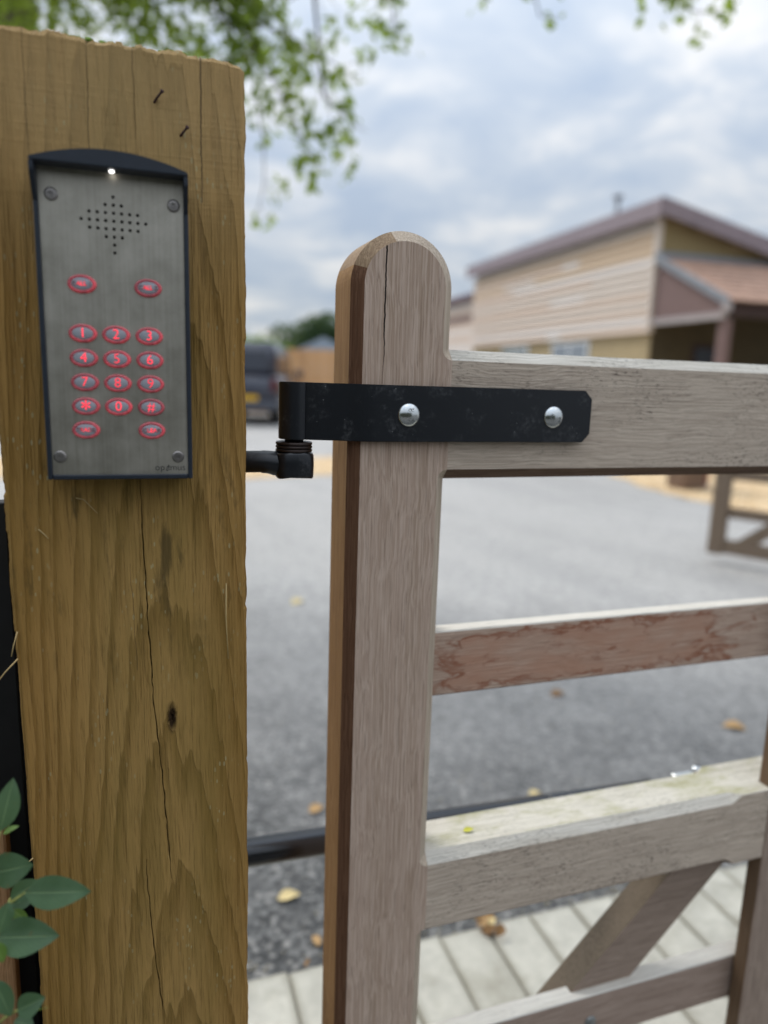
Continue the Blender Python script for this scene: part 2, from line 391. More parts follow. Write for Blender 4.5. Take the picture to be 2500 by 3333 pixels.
patch('gravel_verge', [(2.2, 12.3), (2.89, 9.44), (2.94, 7.96), (3.22, 7.1), (3.43, 6.25), (3.75, 5.1), (7.8, 3.6), (10, 9), (7, 12.9), (4.4, 12.4)], .006, M_GRAV, 'buff gravel verge beside the barn')
M_CONC = simple('pale concrete', srgb('a9aaa6'), .85, var=.15, scale=14)

# paving course under the gate, laid square to the leaf
eg = Vector((math.cos(YAW_G), math.sin(YAW_G), 0)); ng = Vector((-math.sin(YAW_G), math.cos(YAW_G), 0))
def gpt(u, n, z=0.0): return eg * u + ng * n + Vector((0, 0, z))
def paver_mat(name, tint):
    t = NT(name); v = t.coord()
    inf = t.n('ShaderNodeObjectInfo').outputs['Random']
    a = t.noise(v, 18, 5, .65); b = t.noise(v, 260, 3, .6)
    oi = t.comb(t.math('MULTIPLY', inf, 13.0), 0.0, 0.0); a = t.noise(t.vadd(v, oi), 18, 5, .65)
    c = t.mix(t.rng(a, .35, .68), tuple(x * .74 for x in tint[:3]) + (1,), tint)
    c = t.mix(t.math('MULTIPLY', t.rng(b, .55, .7), .4), c, tuple(x * .6 for x in tint[:3]) + (1,))
    c = t.mix(t.math('MULTIPLY', inf, .2), c, srgb('a39f90'))
    dirt = t.noise(t.vadd(v, oi), 7, 6, .7); c = t.mix(t.math('MULTIPLY', t.rng(dirt, .5, .68), .5), c, srgb('7d7866'))
    px, py, pz = t.sep(v); ed = t.math('MAXIMUM', t.rng(t.math('ABSOLUTE', px), .034, .05), t.rng(t.math('ABSOLUTE', t.math('SUBTRACT', py, .1035)), .088, .106))
    c = t.mix(t.math('MULTIPLY', t.math('MULTIPLY', ed, a), .9), c, srgb('6f6a58'))
    return t.bsdf(color=c, rough=.85, normal=t.bump(b, .4, .001))
M_PAV = paver_mat('concrete paver', srgb('c2bfb2'))
M_JOINT = simple('jointing sand', srgb('9a9484'), .95, var=.3, scale=60)
pav = empty('block_paving', gpt(.6, 1.0), YAW_G); structure(pav, 'pale block paving course below the gate')
pm = None
bm = bmesh.new(); box_bm(bm, (-.0492, 0, 0), (.0492, .208, .03), .003); pm = bm_obj('paver', bm, M_PAV, pav)
pmesh = pm.data
pitch_b = .1018
first = True
rows = [(.9265 - 1.0, 0.0), (.9265 - 1.0 - .212, 0.05), (.9265 - 1.0 - .424, 0.0), (.9265 - 1.0 - .636, .05)]
for r_i, (y0, off) in enumerate(rows):
    for k in range(-9, 17):
        xx = (.5345 - .6 - pitch_b / 2) + (k + .0) * pitch_b + off
        o = pm if first else link(bpy.data.objects.new('paver', pmesh), pav)
        first = False
        o.location = (xx + random.uniform(-.001, .001), y0 + random.uniform(-.002, .002), -.002 + random.uniform(-.002, .002))
        o.rotation_euler = (random.uniform(-.006, .006), random.uniform(-.006, .006), random.uniform(-.006, .006))
bm = bmesh.new(); box_bm(bm, (-1.1, -.74, .002), (1.75, .134, .019)); bm_obj('joint_bed', bm, M_JOINT, pav)

# grit and crumbs swept against the paving edge
M_GRIT = paver_mat('grit', srgb('8f8674'))
bm = bmesh.new()
for k in range(420):
    u = random.uniform(-.3, 1.7); n_ = 1.143 + abs(random.gauss(0, .05)) if k < 260 else random.uniform(1.15, 2.2)
    p = gpt(u, n_, .0); s_ = random.uniform(.0015, .0045)
    bmesh.ops.create_icosphere(bm, subdivisions=1, radius=s_, matrix=Matrix.Translation((p.x, p.y, s_ * .4)) @ Matrix.Rotation(random.uniform(0, 3), 4, 'Z') @ Matrix.Diagonal((1.3, .9, .7, 1)))
o = bm_obj('loose_grit', bm, M_GRIT); tag(o, 'loose grit scattered along the paving edge', 'grit', None, 'stuff')

# ------------------------------------------------------------------ gate post (175 mm square, face at 0.58 m)
ep = Vector((math.cos(YAW_P), math.sin(YAW_P), 0)); npv = Vector((-math.sin(YAW_P), math.cos(YAW_P), 0))
PU, PN = -.025, .58
def ppt(u, n, z=0.0): return ep * u + npv * n + Vector((0, 0, z))
M_POST = post_wood('treated softwood')
M_CRACK = simple('split heartwood', (.035, .024, .013, 1), .95, var=.4, scale=80)
post = empty('gate_post', ppt(PU, PN), YAW_P)
tag(post, 'thick square brown timber gate post carrying the keypad', 'gate post')
HP = H + .2246
CR1 = [(-.0187, -.0828), (-.0184, -.1207), (-.0168, -.1673), (-.016, -.1996), (-.0147, -.2394), (-.0136, -.2665), (-.0099, -.314), (-.0086, -.3333), (-.0066, -.3661), (-.0046, -.4063), (-.003, -.4383)]
CR2 = [(-.024, -.4162), (-.0215, -.4667), (-.0195, -.4998), (-.0157, -.5437), (-.0114, -.5836), (-.006, -.68)]
def build_post():
    wv, dp = .088, .175
    nx, nz = 150, 460
    zs = np.linspace(0, HP, nz); xs = np.linspace(-wv, wv, nx)
    X = np.repeat(xs[None, :], nz, 0); Z = np.repeat(zs[:, None], nx, 1); Y = np.zeros_like(X)
    # gentle wind and worn arrises
    low = np.interp(zs, np.linspace(0, HP, 60), RNG.normal(0, .00035, 60)); low2 = np.interp(zs, np.linspace(0, HP, 60), RNG.normal(0, .00035, 60))
    hi = RNG.normal(0, .00012, nz); hi2 = RNG.normal(0, .00012, nz)
    for _k in range(26):          # torn nicks on the arrises
        _i = RNG.integers(20, nz - 20); _n = RNG.integers(2, 9); (hi if RNG.random() < .5 else hi2)[_i:_i + _n] -= RNG.uniform(.0003, .0012)
    # left edge bellies out a little towards the foot as in the photo
    ex = np.clip((np.abs(X) - (wv - .004)) / .004, 0, 1)
    X += np.where(X < 0, -1, 1) * ex * np.where(X < 0, (low + hi)[:, None], (low2 + hi2)[:, None])
    Y += ex ** 2 * .0035
    X -= np.clip((-X - .05) / .038, 0, 1) * .003 * np.clip((Z - .82) / .2, 0, 1)
    fib = np.zeros((nz, nx))
    for sx, sz, amp in ((1, 26, .00022), (3, 60, .0003), (10, 140, .0006)):
        gxn, gzn = nx // sx + 2, nz * 3 // sz + 2
        G = RNG.normal(0, 1, (gzn, gxn))
        zi = np.linspace(0, gzn - 1.001, nz); xi = np.linspace(0, gxn - 1.001, nx)
        z0 = zi.astype(int); x0 = xi.astype(int); fz = (zi - z0)[:, None]; fx = (xi - x0)[None, :]
        fz = fz * fz * (3 - 2 * fz); fx = fx * fx * (3 - 2 * fx)
        v = (G[z0][:, x0] * (1 - fx) + G[z0][:, x0 + 1] * fx) * (1 - fz) + (G[z0 + 1][:, x0] * (1 - fx) + G[z0 + 1][:, x0 + 1] * fx) * fz
        fib += v * amp
    Y += fib * (1 - ex)
    # real splits: a column of the face follows each split and is driven inwards
    for path, hw, depth, xk in ((CR1, .00045, .009, .016), (CR2, .00042, .009, -.001)):
        pz = np.array([p[1] + H for p in path])[::-1]; px = np.array([p[0] - PU for p in path])[::-1]
        zmask = (zs >= pz[0]) & (zs <= pz[-1])
        cx = np.interp(zs, pz, px) + np.interp(zs, np.linspace(0, HP, 230), RNG.normal(0, .00028, 230))
        taper = np.clip(np.minimum(zs - pz[0], pz[-1] - zs) / .05, 0, 1) ** .5
        k = int(np.argmin(np.abs(xs - xk)))
        fade = np.clip(1 - np.maximum(pz[0] - zs, zs - pz[-1]) / .06, 0, 1); fade = np.where(zmask, 1, fade * fade * (3 - 2 * fade))
        for i in range(nz):
            if fade[i] <= 0: continue
            sh = (cx[i] - X[i, k])
            fall = np.clip(1 - np.abs(np.arange(nx) - k) / 12.0, 0, 1); fall = fall * fall * (3 - 2 * fall)
            X[i] += sh * fall * fade[i]
            if not zmask[i]: continue
            w_ = hw * (.35 + .65 * taper[i]) * (1 + .25 * RNG.normal())
            X[i, k - 1] = X[i, k] - w_; X[i, k + 1] = X[i, k] + w_
            Y[i, k] += depth * taper[i]
    # knot dimple
    kd = np.sqrt(((X - .0257) / .0035) ** 2 + ((Z - .8354) / .012) ** 2)
    Y += np.where(kd < 1, (1 - kd) * .003, 0) + RNG.normal(0, 1, X.shape) * np.where(kd < 1, .0008, 0)
    # ragged head
    top = np.interp(xs, np.linspace(-wv, wv, 40), RNG.normal(0, .0011, 40)) + RNG.normal(0, .0004, nx) - np.abs(xs / wv) ** 8 * .004
    Z[-1] += top; Z[-2] += top * .6
    Y[-1] += .002
    V = np.stack([X, Y, Z], -1).reshape(-1, 3).tolist(); F = []; fm = []
    idx = lambda i, j: i * nx + j
    for i in range(nz - 1):
        for j in range(nx - 1):
            F.append((idx(i, j), idx(i, j + 1), idx(i + 1, j + 1), idx(i + 1, j)))
    # other faces: sides, back, top
    base = len(V)
    def side(jcol, xb):
        nonlocal V
        b = len(V); step = 6; rows_ = list(range(0, nz, step)) + ([nz - 1] if (nz - 1) % step else [])
        for i in rows_: V.append([xb + (low[i] if xb < 0 else low2[i]), dp, float(Z[i, jcol])])
        return b, rows_
    bl, R_ = side(0, -wv); br, _ = side(nx - 1, wv)
    for q in range(len(R_) - 1):
        i0, i1 = R_[q], R_[q + 1]
        F.append([idx(i, 0) for i in range(i0, i1 + 1)] + [bl + q + 1, bl + q])
        F.append([idx(i, nx - 1) for i in range(i1, i0 - 1, -1)] + [br + q, br + q + 1])
        F.append((bl + q, bl + q + 1, br + q + 1, br + q))
    F.append([idx(nz - 1, j) for j in range(nx)] + [br + len(R_) - 1, bl + len(R_) - 1])
    o = mesh_obj('shaft', V, F, M_POST, post)
    return o
build_post()
# moss crumbs on the head
M_MOSS = simple('moss', srgb('7c9a3c'), .9, var=.4, scale=200, bump=.6, bdist=.002)
bm = bmesh.new()
for k in range(46):
    x = random.choice((random.gauss(-.012, .02), random.uniform(-.085, .085), random.gauss(.07, .012)))
    s = random.uniform(.0009, .0024)
    bmesh.ops.create_icosphere(bm, subdivisions=1, radius=s, matrix=Matrix.Translation((max(-.085, min(.084, x)), random.uniform(.003, .02), HP + s * .1)) @ Matrix.Diagonal((1.5, 1, .8, 1)))
mo = bm_obj('moss', bm, M_MOSS, post); mo['kind'] = 'stuff'
# two bent nails
M_RUST = simple('rusty nail', srgb('4a3230'), .8, metal=.2, var=.4, scale=300)
for (u0, z0), (u1, z1) in (((-.0031, .1875), (.0045, .1948)), ((.0139, .166), (.0213, .1733))):
    a = Vector((u0 - PU, .004, z0 + H)); b = Vector((u1 - PU - .0004, -.007, z1 + H))
    m1 = a.lerp(b, .5) + Vector((0, -.0006, .0004))
    bm = bmesh.new(); tube_bm(bm, [a, m1, b], [.0009, .00085, .0008], 8)
    d = (b - m1).normalized(); tube_bm(bm, [b, b + d * .0008], [.0015, .0014], 10)
    bm_obj('bent_nail', bm, M_RUST, post, True)
# long splinters lifting from the face and the left arris
M_FIB = simple('torn fibre', srgb('b49a68'), .8, var=.2, scale=90)
for pts in ([(-.0655, -.0965), (-.060, -.0975), (-.055, -.103), (-.0505, -.108)], [(-.0928, -.12), (-.0885, -.124), (-.0858, -.127)],
            [(-.1125, -.222), (-.122, -.232), (-.1325, -.246)], [(-.1115, -.2), (-.1145, -.21), (-.1165, -.219)], [(.046, -.17), (.0455, -.2), (.047, -.235)],
            [(-.111, -.395), (-.1185, -.401), (-.117, -.406)], [(-.102, -.56), (-.1065, -.575), (-.108, -.585)]):
    P3 = [(u - PU, -.0012 - .001 * i, z + H) for i, (u, z) in enumerate(pts)]
    tube('splinter', P3, [.0006, .0005, .0004, .00025][:len(P3)], M_FIB, post, 5)

# ------------------------------------------------------------------ keypad
def steel_mat():
    t = NT('brushed stainless'); x, y, z = t.sep(t.coord())
    br = t.noise(t.comb(t.math('MULTIPLY', x, 900), t.math('MULTIPLY', y, 900), t.math('MULTIPLY', z, 14)), 1, 3, .6)
    sm = t.noise(t.coord(), 32, 5, .65)
    brl = t.noise(t.comb(t.math('MULTIPLY', x, 420), 0.0, t.math('MULTIPLY', z, 5)), 1, 3, .6)
    sm = t.math('ADD', t.math('MULTIPLY', sm, .7), t.math('MULTIPLY', brl, .3))
    col = t.mix(t.rng(sm, .38, .64), (.36, .335, .28, 1), (.50, .465, .40, 1))
    return t.bsdf(color=col, metal=1.0, rough=t.math('ADD', .36, t.math('MULTIPLY', sm, .22)), normal=t.bump(br, .12, .0002))
M_STEEL = steel_mat()
M_NAVY = simple('navy powder coat', srgb('1b232e'), .48, spec=.5, var=.15, scale=160, bump=.25, bdist=.0003)
M_BLACKH = simple('speaker void', (.004, .004, .004, 1), .9)
M_SCREW = simple('dark steel screw', srgb('8f8a86'), .38, metal=.9, var=.2, scale=200)
def led_rim():
    t = NT('red lit key rim'); v = t.coord(); x, y, z = t.sep(v)
    f = t.noise(v, 160, 3, .6)
    return t.bsdf(color=t.mix(f, srgb('7c3a40'), srgb('b0686e')), rough=.22, spec=.6, emit=(1, .045, .075, 1), estr=t.math('MULTIPLY', t.math('ADD', .04, t.math('MULTIPLY', t.rng(f, .4, .7), .12)), t.rng(t.n('ShaderNodeObjectInfo').outputs['Random'], 0.0, 1.0, .45, 1.5)))
M_RIM = led_rim()
M_CAP = simple('grey key cap', srgb('9c9ca2'), .5, metal=0.0, var=.1, scale=120, bump=.1)
def glyph_mat(name, spread, lo):
    t = NT(name); x, y, z = t.sep(t.coord())
    d = t.math('SQRT', t.math('ADD', t.math('MULTIPLY', x, x), t.math('MULTIPLY', t.math('MULTIPLY', z, z), .35)))
    k = t.math('SUBTRACT', 1.0, t.rng(d, spread * .35, spread))
    return t.bsdf(color=srgb('6a4a4e'), rough=.5, emit=(1, .02, .045, 1), estr=t.math('MULTIPLY', t.math('ADD', lo, t.math('MULTIPLY', k, 1.0)), t.rng(t.n('ShaderNodeObjectInfo').outputs['Random'], 0.0, 1.0, .65, 1.1)))
M_GLY = glyph_mat('red backlit numeral', .012, .25); M_GLYW = glyph_mat('red backlit word', .0040, .02)
M_PRINT = simple('engraved print', srgb('26272a'), .6, var=.1)
t_ = NT('white led'); M_LED = t_.bsdf(color=(1, 1, 1, 1), emit=(1, .98, .95, 1), estr=2.6)

KN = .55 - PN                     # plate plane in post coordinates (y)
kp = empty('intercom_keypad', ppt(-.030, PN, H - .078), YAW_P)
tag(kp, 'stainless keypad intercom with red lit keys and navy hood on the post', 'keypad')
KX, KZ = -.030, -.078             # local origin in (u, z rel camera)
def kl(u, z): return (u - KX, z - KZ)
hx = .0497
# housing: back box with a raised rim, and a hood
def housing():
    bm = bmesh.new()
    yF, yB = KN - .0022, -.0015
    zT = .137 - KZ
    # rim walls (left, right, bottom) as separate closed boxes, 3 mm thick
    box_bm(bm, (-hx, yF, 0), (-hx + .0032, yB, zT - .004), .0006)
    box_bm(bm, (hx - .0032, yF, 0), (hx, yB, zT - .004), .0006)
    box_bm(bm, (-hx + .0032, yF, 0), (hx - .0032, yB, .0034), .0006)
    box_bm(bm, (-hx + .0032, KN + .006, .0034), (hx - .0032, yB, zT - .004))
    return bm_obj('housing', bm, M_NAVY, kp)
housing()
# hood: arched top shell reaching forward, cheeks sloping back to the rim
def hood():
    bm = bmesh.new(); n = 20
    yF = KN - .014; yB = -.0015
    zc = .1315 - KZ; zt = .1425 - KZ
    def arc(x, off=0.0): return zc + .0022 + (zt - zc - .0022) * (1 - (x / hx) ** 2) + off
    xs = [-hx + 2 * hx * i / n for i in range(n + 1)]
    rows = []
    for x in xs:
        rows.append([bm.verts.new((x, yF, arc(x))), bm.verts.new((x, yB, arc(x))), bm.verts.new((x, yB, zc)), bm.verts.new((x, yF, zc))])
    for A, B in zip(rows, rows[1:]):
        for k in range(4): bm.faces.new((A[k], A[(k + 1) % 4], B[(k + 1) % 4], B[k]))
    bm.faces.new(rows[0]); bm.faces.new(rows[-1][::-1])
    # cheeks
    for s in (-1, 1):
        x0, x1 = s * hx, s * (hx - .003)
        prof = [(yF, zc), (yF, zc - .006), (KN - .0022, .1085 - KZ), (KN + .004, .1085 - KZ), (KN + .004, zc)]
        A = [bm.verts.new((x0, y, z)) for y, z in prof]; B = [bm.verts.new((x1, y, z)) for y, z in prof]
        bm.faces.new(A); bm.faces.new(B[::-1])
        for i in range(5): bm.faces.new((A[i], B[i], B[(i + 1) % 5], A[(i + 1) % 5]))
    bmesh.ops.recalc_face_normals(bm, faces=bm.faces)
    es = [e for e in bm.edges if len(e.link_faces) == 2 and e.calc_face_angle(0) > .6]
    bmesh.ops.bevel(bm, geom=es, offset=.0007, segments=2, affect='EDGES')
    return bm_obj('hood', bm, M_NAVY, kp)
hood()
lathe('hood_light', [(0, 0), (.0017, 0), (.0017, .0005), (.0012, .0012), (0, .0015)], M_LED, kp, 16,
      Matrix.Translation((.0004, KN - .006, .1315 - KZ)) @ Matrix.Rotation(math.pi, 4, 'X'))
# plate with a real grid of speaker holes
HOLES = []
cu, cz, ps = -.0297, .1006, .0052
for dz, cols in ((3, [0]), (2, [-1, 0, 1]), (1, range(-3, 4)), (0, range(-4, 5)), (-1, range(-3, 4)), (-2, [-1, 0, 1]), (-3, [0]), (-4, [0])):
    for c in cols: HOLES.append((c, dz))
def plate():
    bm = bmesh.new(); y = KN
    px0, px1 = -hx + .0032, hx - .0032; pz0, pz1 = .0034, .1335 - KZ
    ox, oz = cu - KX, cz - KZ
    gx0, gx1 = ox - 4.5 * ps, ox + 4.5 * ps; gz0, gz1 = oz - 4.5 * ps, oz + 3.5 * ps
    def q(x0, z0, x1, z1):
        bm.faces.new([bm.verts.new(p) for p in ((x0, y, z0), (x1, y, z0), (x1, y, z1), (x0, y, z1))])
    q(px0, pz0, px1, gz0); q(px0, gz1, px1, pz1); q(px0, gz0, gx0, gz1); q(gx1, gz0, px1, gz1)
    hs = set(HOLES); r = .00115; n = 12
    for i in range(-4, 5):
        for j in range(-4, 4):
            cx, cz_ = ox + i * ps, oz + j * ps
            if (i, j) not in hs: q(cx - ps / 2, cz_ - ps / 2, cx + ps / 2, cz_ + ps / 2); continue
            inn, out, dee = [], [], []
            for k in range(n):
                a = 2 * math.pi * k / n; c, s = math.cos(a), math.sin(a); m = max(abs(c), abs(s))
                inn.append(bm.verts.new((cx + r * c, y, cz_ + r * s))); out.append(bm.verts.new((cx + ps / 2 * c / m, y, cz_ + ps / 2 * s / m)))
                dee.append(bm.verts.new((cx + r * c, y + .003, cz_ + r * s)))
            corners = {}
            for k in range(n):
                l = (k + 1) % n
                # square corners fall between samples for n=12, add them
                a0, a1 = 2 * math.pi * k / n, 2 * math.pi * (k + 1) / n
                ca = None
                for cc in (.25, .75, 1.25, 1.75):
                    if a0 + 1e-6 < cc * math.pi < a1 - 1e-6: ca = cc * math.pi
                if ca is not None:
                    v = bm.verts.new((cx + ps / 2 * (1 if math.cos(ca) > 0 else -1), y, cz_ + ps / 2 * (1 if math.sin(ca) > 0 else -1)))
                    bm.faces.new((inn[k], out[k], v, out[l], inn[l]))
                else: bm.faces.new((inn[k], out[k], out[l], inn[l]))
                bm.faces.new((inn[k], inn[l], dee[l], dee[k]))
    bmesh.ops.remove_doubles(bm, verts=bm.verts[:], dist=1e-6)
    return bm_obj('face_plate', bm, M_STEEL, kp)
fp = plate()
box('speaker_grille', (cu - KX - .025, KN + .0035, cz - KZ - .026), (cu - KX + .025, KN + .0055, cz - KZ + .02), M_BLACKH, kp)
# security screws
for u, z in ((-.0686, .1145), (.0098, .1144), (-.0712, -.0616), (.0094, -.0618)):
    x, zz = kl(u, z)
    sc = lathe('screw', [(.0034, 0), (.0043, 0), (.0043, .0007), (.0034, .0013), (.0015, .0014), (.0015, .0004), (.0006, .0003), (.0006, .0011), (0, .0011)], M_SCREW, kp, 20,
               Matrix.Translation((x, KN, zz)) @ Matrix.Rotation(math.pi / 2, 4, 'X'), smooth=False)
# keys
def oval_ring(rx, rz, y, n=32): return [(rx * math.cos(2 * math.pi * k / n), y, rz * math.sin(2 * math.pi * k / n)) for k in range(n)]
def oval_mesh(name, rings, cap=True, close_first=False):
    bm = bmesh.new(); R_ = [[bm.verts.new(p) for p in r] for r in rings]; n = len(R_[0])
    for A, B in zip(R_, R_[1:]):
        for k in range(n): bm.faces.new((A[k], A[(k + 1) % n], B[(k + 1) % n], B[k]))
    if cap: bm.faces.new(R_[-1])
    bmesh.ops.recalc_face_normals(bm, faces=bm.faces)
    me = bpy.data.meshes.new(name); bm.to_mesh(me); bm.free()
    me.polygons.foreach_set('use_smooth', [True] * len(me.polygons)); return me
rx, rz = .0092, .0061
rim_me = oval_mesh('key_rim', [oval_ring(rx + .0002, rz + .0002, .0002), oval_ring(rx, rz, -.0012), oval_ring(rx - .0005, rz - .0005, -.0019), oval_ring(rx - .0014, rz - .0012, -.0021),
                               oval_ring(rx - .0022, rz - .0019, -.0016)], cap=False); rim_me.materials.append(M_RIM)
cap_me = oval_mesh('key_cap', [oval_ring(rx - .0022, rz - .0019, -.0012), oval_ring(rx - .0023, rz - .002, -.0018), oval_ring(rx - .0028, rz - .0024, -.0021)]); cap_me.materials.append(M_CAP)
KEYS = [('CALL 1', -.0518, .0578), ('CALL 2', -.0085, .0578)]
for r_, (row, z) in enumerate((('123', .0247), ('456', .0079), ('789', -.0089), ('*0#', -.0256))):
    for ch, u in zip(row, (-.0526, -.0308, -.0086)): KEYS.append((ch, u, z))
KEYS += [('TRADE', -.0532, -.0424), ('CLEAR', -.0086, -.0424)]
for tx, u, z in KEYS:
    x, zz = kl(u, z)
    kr = link(bpy.data.objects.new('key', cap_me), kp); kr.location = (x, KN, zz)
    link(bpy.data.objects.new('lit_rim', rim_me), kr)
    if len(tx) == 1:
        me = text_mesh(tx, .0098 if tx not in '*' else .015, .00015, 0, -.00016 if tx != '*' else 0)
        if tx == '*': me.transform(Matrix.Translation((0, 0, -.0022)))
        me.materials.append(M_GLY)
    else:
        me = text_mesh(tx, .0041 if tx != 'CLEAR' else .0043, .00012); me.materials.append(M_GLYW)
    lo = link(bpy.data.objects.new('legend', me), kr); lo.location = (0, -.0023, 0)
# maker's lettering, lower right
x0, zz = kl(-.0072, -.0700)
lg = []
for s, xo, sh in (('op', 0.0, 0), ('t', .0068, .45), ('imus', .0092, 0)):
    me = text_mesh(s, .0068 if s != 't' else .0082, .00008, sh, -.00006, 'LEFT'); me.transform(Matrix.Translation((xo, 0, .0002)))
    me.materials.append(M_PRINT); o = link(bpy.data.objects.new('maker_lettering', me), kp); o.location = (x0, KN - .0002, zz)

# ------------------------------------------------------------------ field gate (front face at n = 0.62)
GU, GN = .2265, .656
gate = empty('timber_gate', gpt(GU, GN), YAW_G)
tag(gate, 'weathered hardwood field gate with round topped stile hung on the post', 'gate')
C_D, C_M, C_L = srgb('a0907f'), srgb('b8a89c'), srgb('cdc0b5')
W_ST = gate_wood('weathered stile', 'Z', C_D, C_M, C_L, crack=(.2075 - GU, .0, H - .004, H + .2, .0007))
W_STS = gate_wood('sheltered stile edge', 'Z', srgb('7d6442'), srgb('987c55'), srgb('a98f68'))  # brown from less weathering, with bounce off the post put into the colour
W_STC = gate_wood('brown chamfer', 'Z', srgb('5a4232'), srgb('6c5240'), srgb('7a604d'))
W_RL = gate_wood('weathered rail', 'X', srgb('a89d95'), srgb('c4b9b1'), srgb('d5ccc4'), curly=.8, warm=(1, .92, .80, 1))
TW = (1, .97, .92, 1)
W_RT = gate_wood('sunlit rail arris', 'X', srgb('b0aaa0'), srgb('cbc7be'), srgb('dad7d0'), curly=.8, pale=.3, warm=TW)  # paler than the rail face: light on the upper arris put into the colour
W_RTA = gate_wood('algae rail top', 'X', srgb('a39f92'), srgb('bfbbaf'), srgb('d0cdc3'), curly=.5, algae=srgb('93926a'), pale=.4, warm=TW)
W_BAR = gate_wood('stained bar', 'X', srgb('a38f80'), srgb('bca99b'), srgb('cebeb1'), stain=True)
W_BART = gate_wood('sunlit bar top', 'X', srgb('bdbab2'), srgb('d6d3cc'), srgb('e2e0da'), pale=.3, warm=TW)  # paler copy for bar tops, sunlight from above put into the colour
W_PL = gate_wood('weathered bar', 'X', srgb('85776e'), srgb('a1938a'), srgb('b6aaa1'))
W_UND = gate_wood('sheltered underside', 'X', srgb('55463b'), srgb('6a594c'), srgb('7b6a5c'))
W_BRC = gate_wood('weathered brace', 'X', srgb('82766c'), srgb('9a8e84'), srgb('ada197'))
W_BRT = gate_wood('green brace edge', 'X', srgb('5c564b'), srgb('6e675b'), srgb('7d766a'))
W_MST = gate_wood('weathered middle stile', 'Z', srgb('82766c'), srgb('9c9087'), srgb('afa49a'))
W_MSS = gate_wood('shaded stile flank', 'Z', srgb('5a4a3a'), srgb('6c5b49'), srgb('7a6956'))  # darker copy of the middle stile wood, its shade put into the colour
def gl(u, n, z): return (u - GU, n - GN, z + H)

N0, N1, CH = .62, .692, .010
def hanging_stile():
    ul, ur = .178, .275
    inner, outer, kind = [], [], []
    def add(i, o, k): inner.append(i); outer.append(o); kind.append(k)
    zb = -H + .06
    uc = (ul + ur) / 2; R = (ur - ul) / 2; zc = .130 - R
    add((ul + CH, zb), (ul, zb), 'L')
    add((ur - CH, zb), (ur, zb), 'R')
    # rails: fillets where the mid and top rails meet the stile
    for zlo, zhi in ((-.595, -.498), (-.093, .029)):
        for k in range(7):
            a = math.pi - (math.pi / 2) * k / 6        # arc centre on the open corner below the rail
            add((ur + CH * math.cos(a), zlo + CH * math.sin(a)), (ur, zlo), 'R')
        add((ur, zlo + CH), (ur, zlo + CH), 'J'); add((ur, zhi - CH), (ur, zhi - CH), 'J')
        for k in range(7):
            a = -math.pi / 2 - (math.pi / 2) * k / 6
            add((ur + CH * math.cos(a), zhi + CH * math.sin(a)), (ur, zhi), 'R')
    n = 36
    for k in range(n + 1):
        a = math.pi * k / n
        add((uc + (R - CH) * math.cos(a), zc + (R - CH) * math.sin(a)), (uc + R * math.cos(a), zc + R * math.sin(a)), 'R' if a < 1.75 else ('T' if a < 2.75 else 'L'))
    for z in (-.2, -.45, -.7, -.9):
        add((ul + CH, z), (ul, z), 'L')
    bm = bmesh.new()
    # loops: front inner, front outer (n0+CH), back outer, back inner
    loops = []
    for src, n_ in ((inner, N0), (outer, N0 + CH), (outer, N1 - CH), (inner, N1)):
        loops.append([bm.verts.new(gl(u, n_, z)) for u, z in src])
    m = len(inner)
    for q, (A, B) in enumerate(zip(loops, loops[1:])):
        for i in range(m):
            j = (i + 1) % m
            try: f = bm.faces.new((A[i], A[j], B[j], B[i]))
            except ValueError: continue
            left = kind[i] == 'L' and (kind[j] == 'L')
            top = kind[i] == 'R' and outer[i][1] > zc
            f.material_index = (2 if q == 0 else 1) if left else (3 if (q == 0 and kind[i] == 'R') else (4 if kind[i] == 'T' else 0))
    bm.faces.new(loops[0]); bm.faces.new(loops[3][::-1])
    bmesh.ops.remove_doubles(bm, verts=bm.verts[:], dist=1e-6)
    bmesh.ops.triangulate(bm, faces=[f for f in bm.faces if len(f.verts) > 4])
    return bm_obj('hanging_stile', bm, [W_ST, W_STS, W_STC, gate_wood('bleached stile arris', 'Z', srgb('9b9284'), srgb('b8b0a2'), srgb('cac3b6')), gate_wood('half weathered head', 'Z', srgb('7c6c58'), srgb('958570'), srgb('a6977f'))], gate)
hanging_stile()

def rail(name, u0, u1, z0, z1, n0, n1, secs, mats, parent=None):
    """octagonal section whose chamfer c changes along u (stopped chamfers); mats = face, top arris, top, underside"""
    bm = bmesh.new(); L = []
    for u, c in secs:
        pr = [(n0, z0 + c, 0), (n0, z1 - c, 1), (n0 + c, z1, 2), (n1 - c, z1, 1), (n1, z1 - c, 0), (n1, z0 + c, 3), (n1 - c, z0, 3), (n0 + c, z0, 3)]
        L.append(([bm.verts.new(gl(u, n_, z)) for n_, z, _ in pr], [k for _, _, k in pr]))
    for (A, ka), (B, kb) in zip(L, L[1:]):
        for i in range(8):
            f = bm.faces.new((A[i], A[(i + 1) % 8], B[(i + 1) % 8], B[i])); f.material_index = (0, 1, 2, 1, 0, 3, 3, 3)[i]
    bm.faces.new(L[0][0]); bm.faces.new(L[-1][0][::-1])
    return bm_obj(name, bm, mats, parent or gate)
STOP = [(.2753, CH), (.66, CH), (.684, CH), (.690, CH * .75), (.695, CH * .4), (.699, .0006), (.7465, .0006)]
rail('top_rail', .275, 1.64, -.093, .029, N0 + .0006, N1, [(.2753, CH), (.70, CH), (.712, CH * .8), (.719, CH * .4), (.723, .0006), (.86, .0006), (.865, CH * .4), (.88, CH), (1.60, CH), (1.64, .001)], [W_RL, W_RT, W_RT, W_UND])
rail('middle_rail', .275, .7465, -.595, -.498, N0 + .0006, N1 - .002, STOP, [W_RL, W_RT, W_RTA, W_UND])
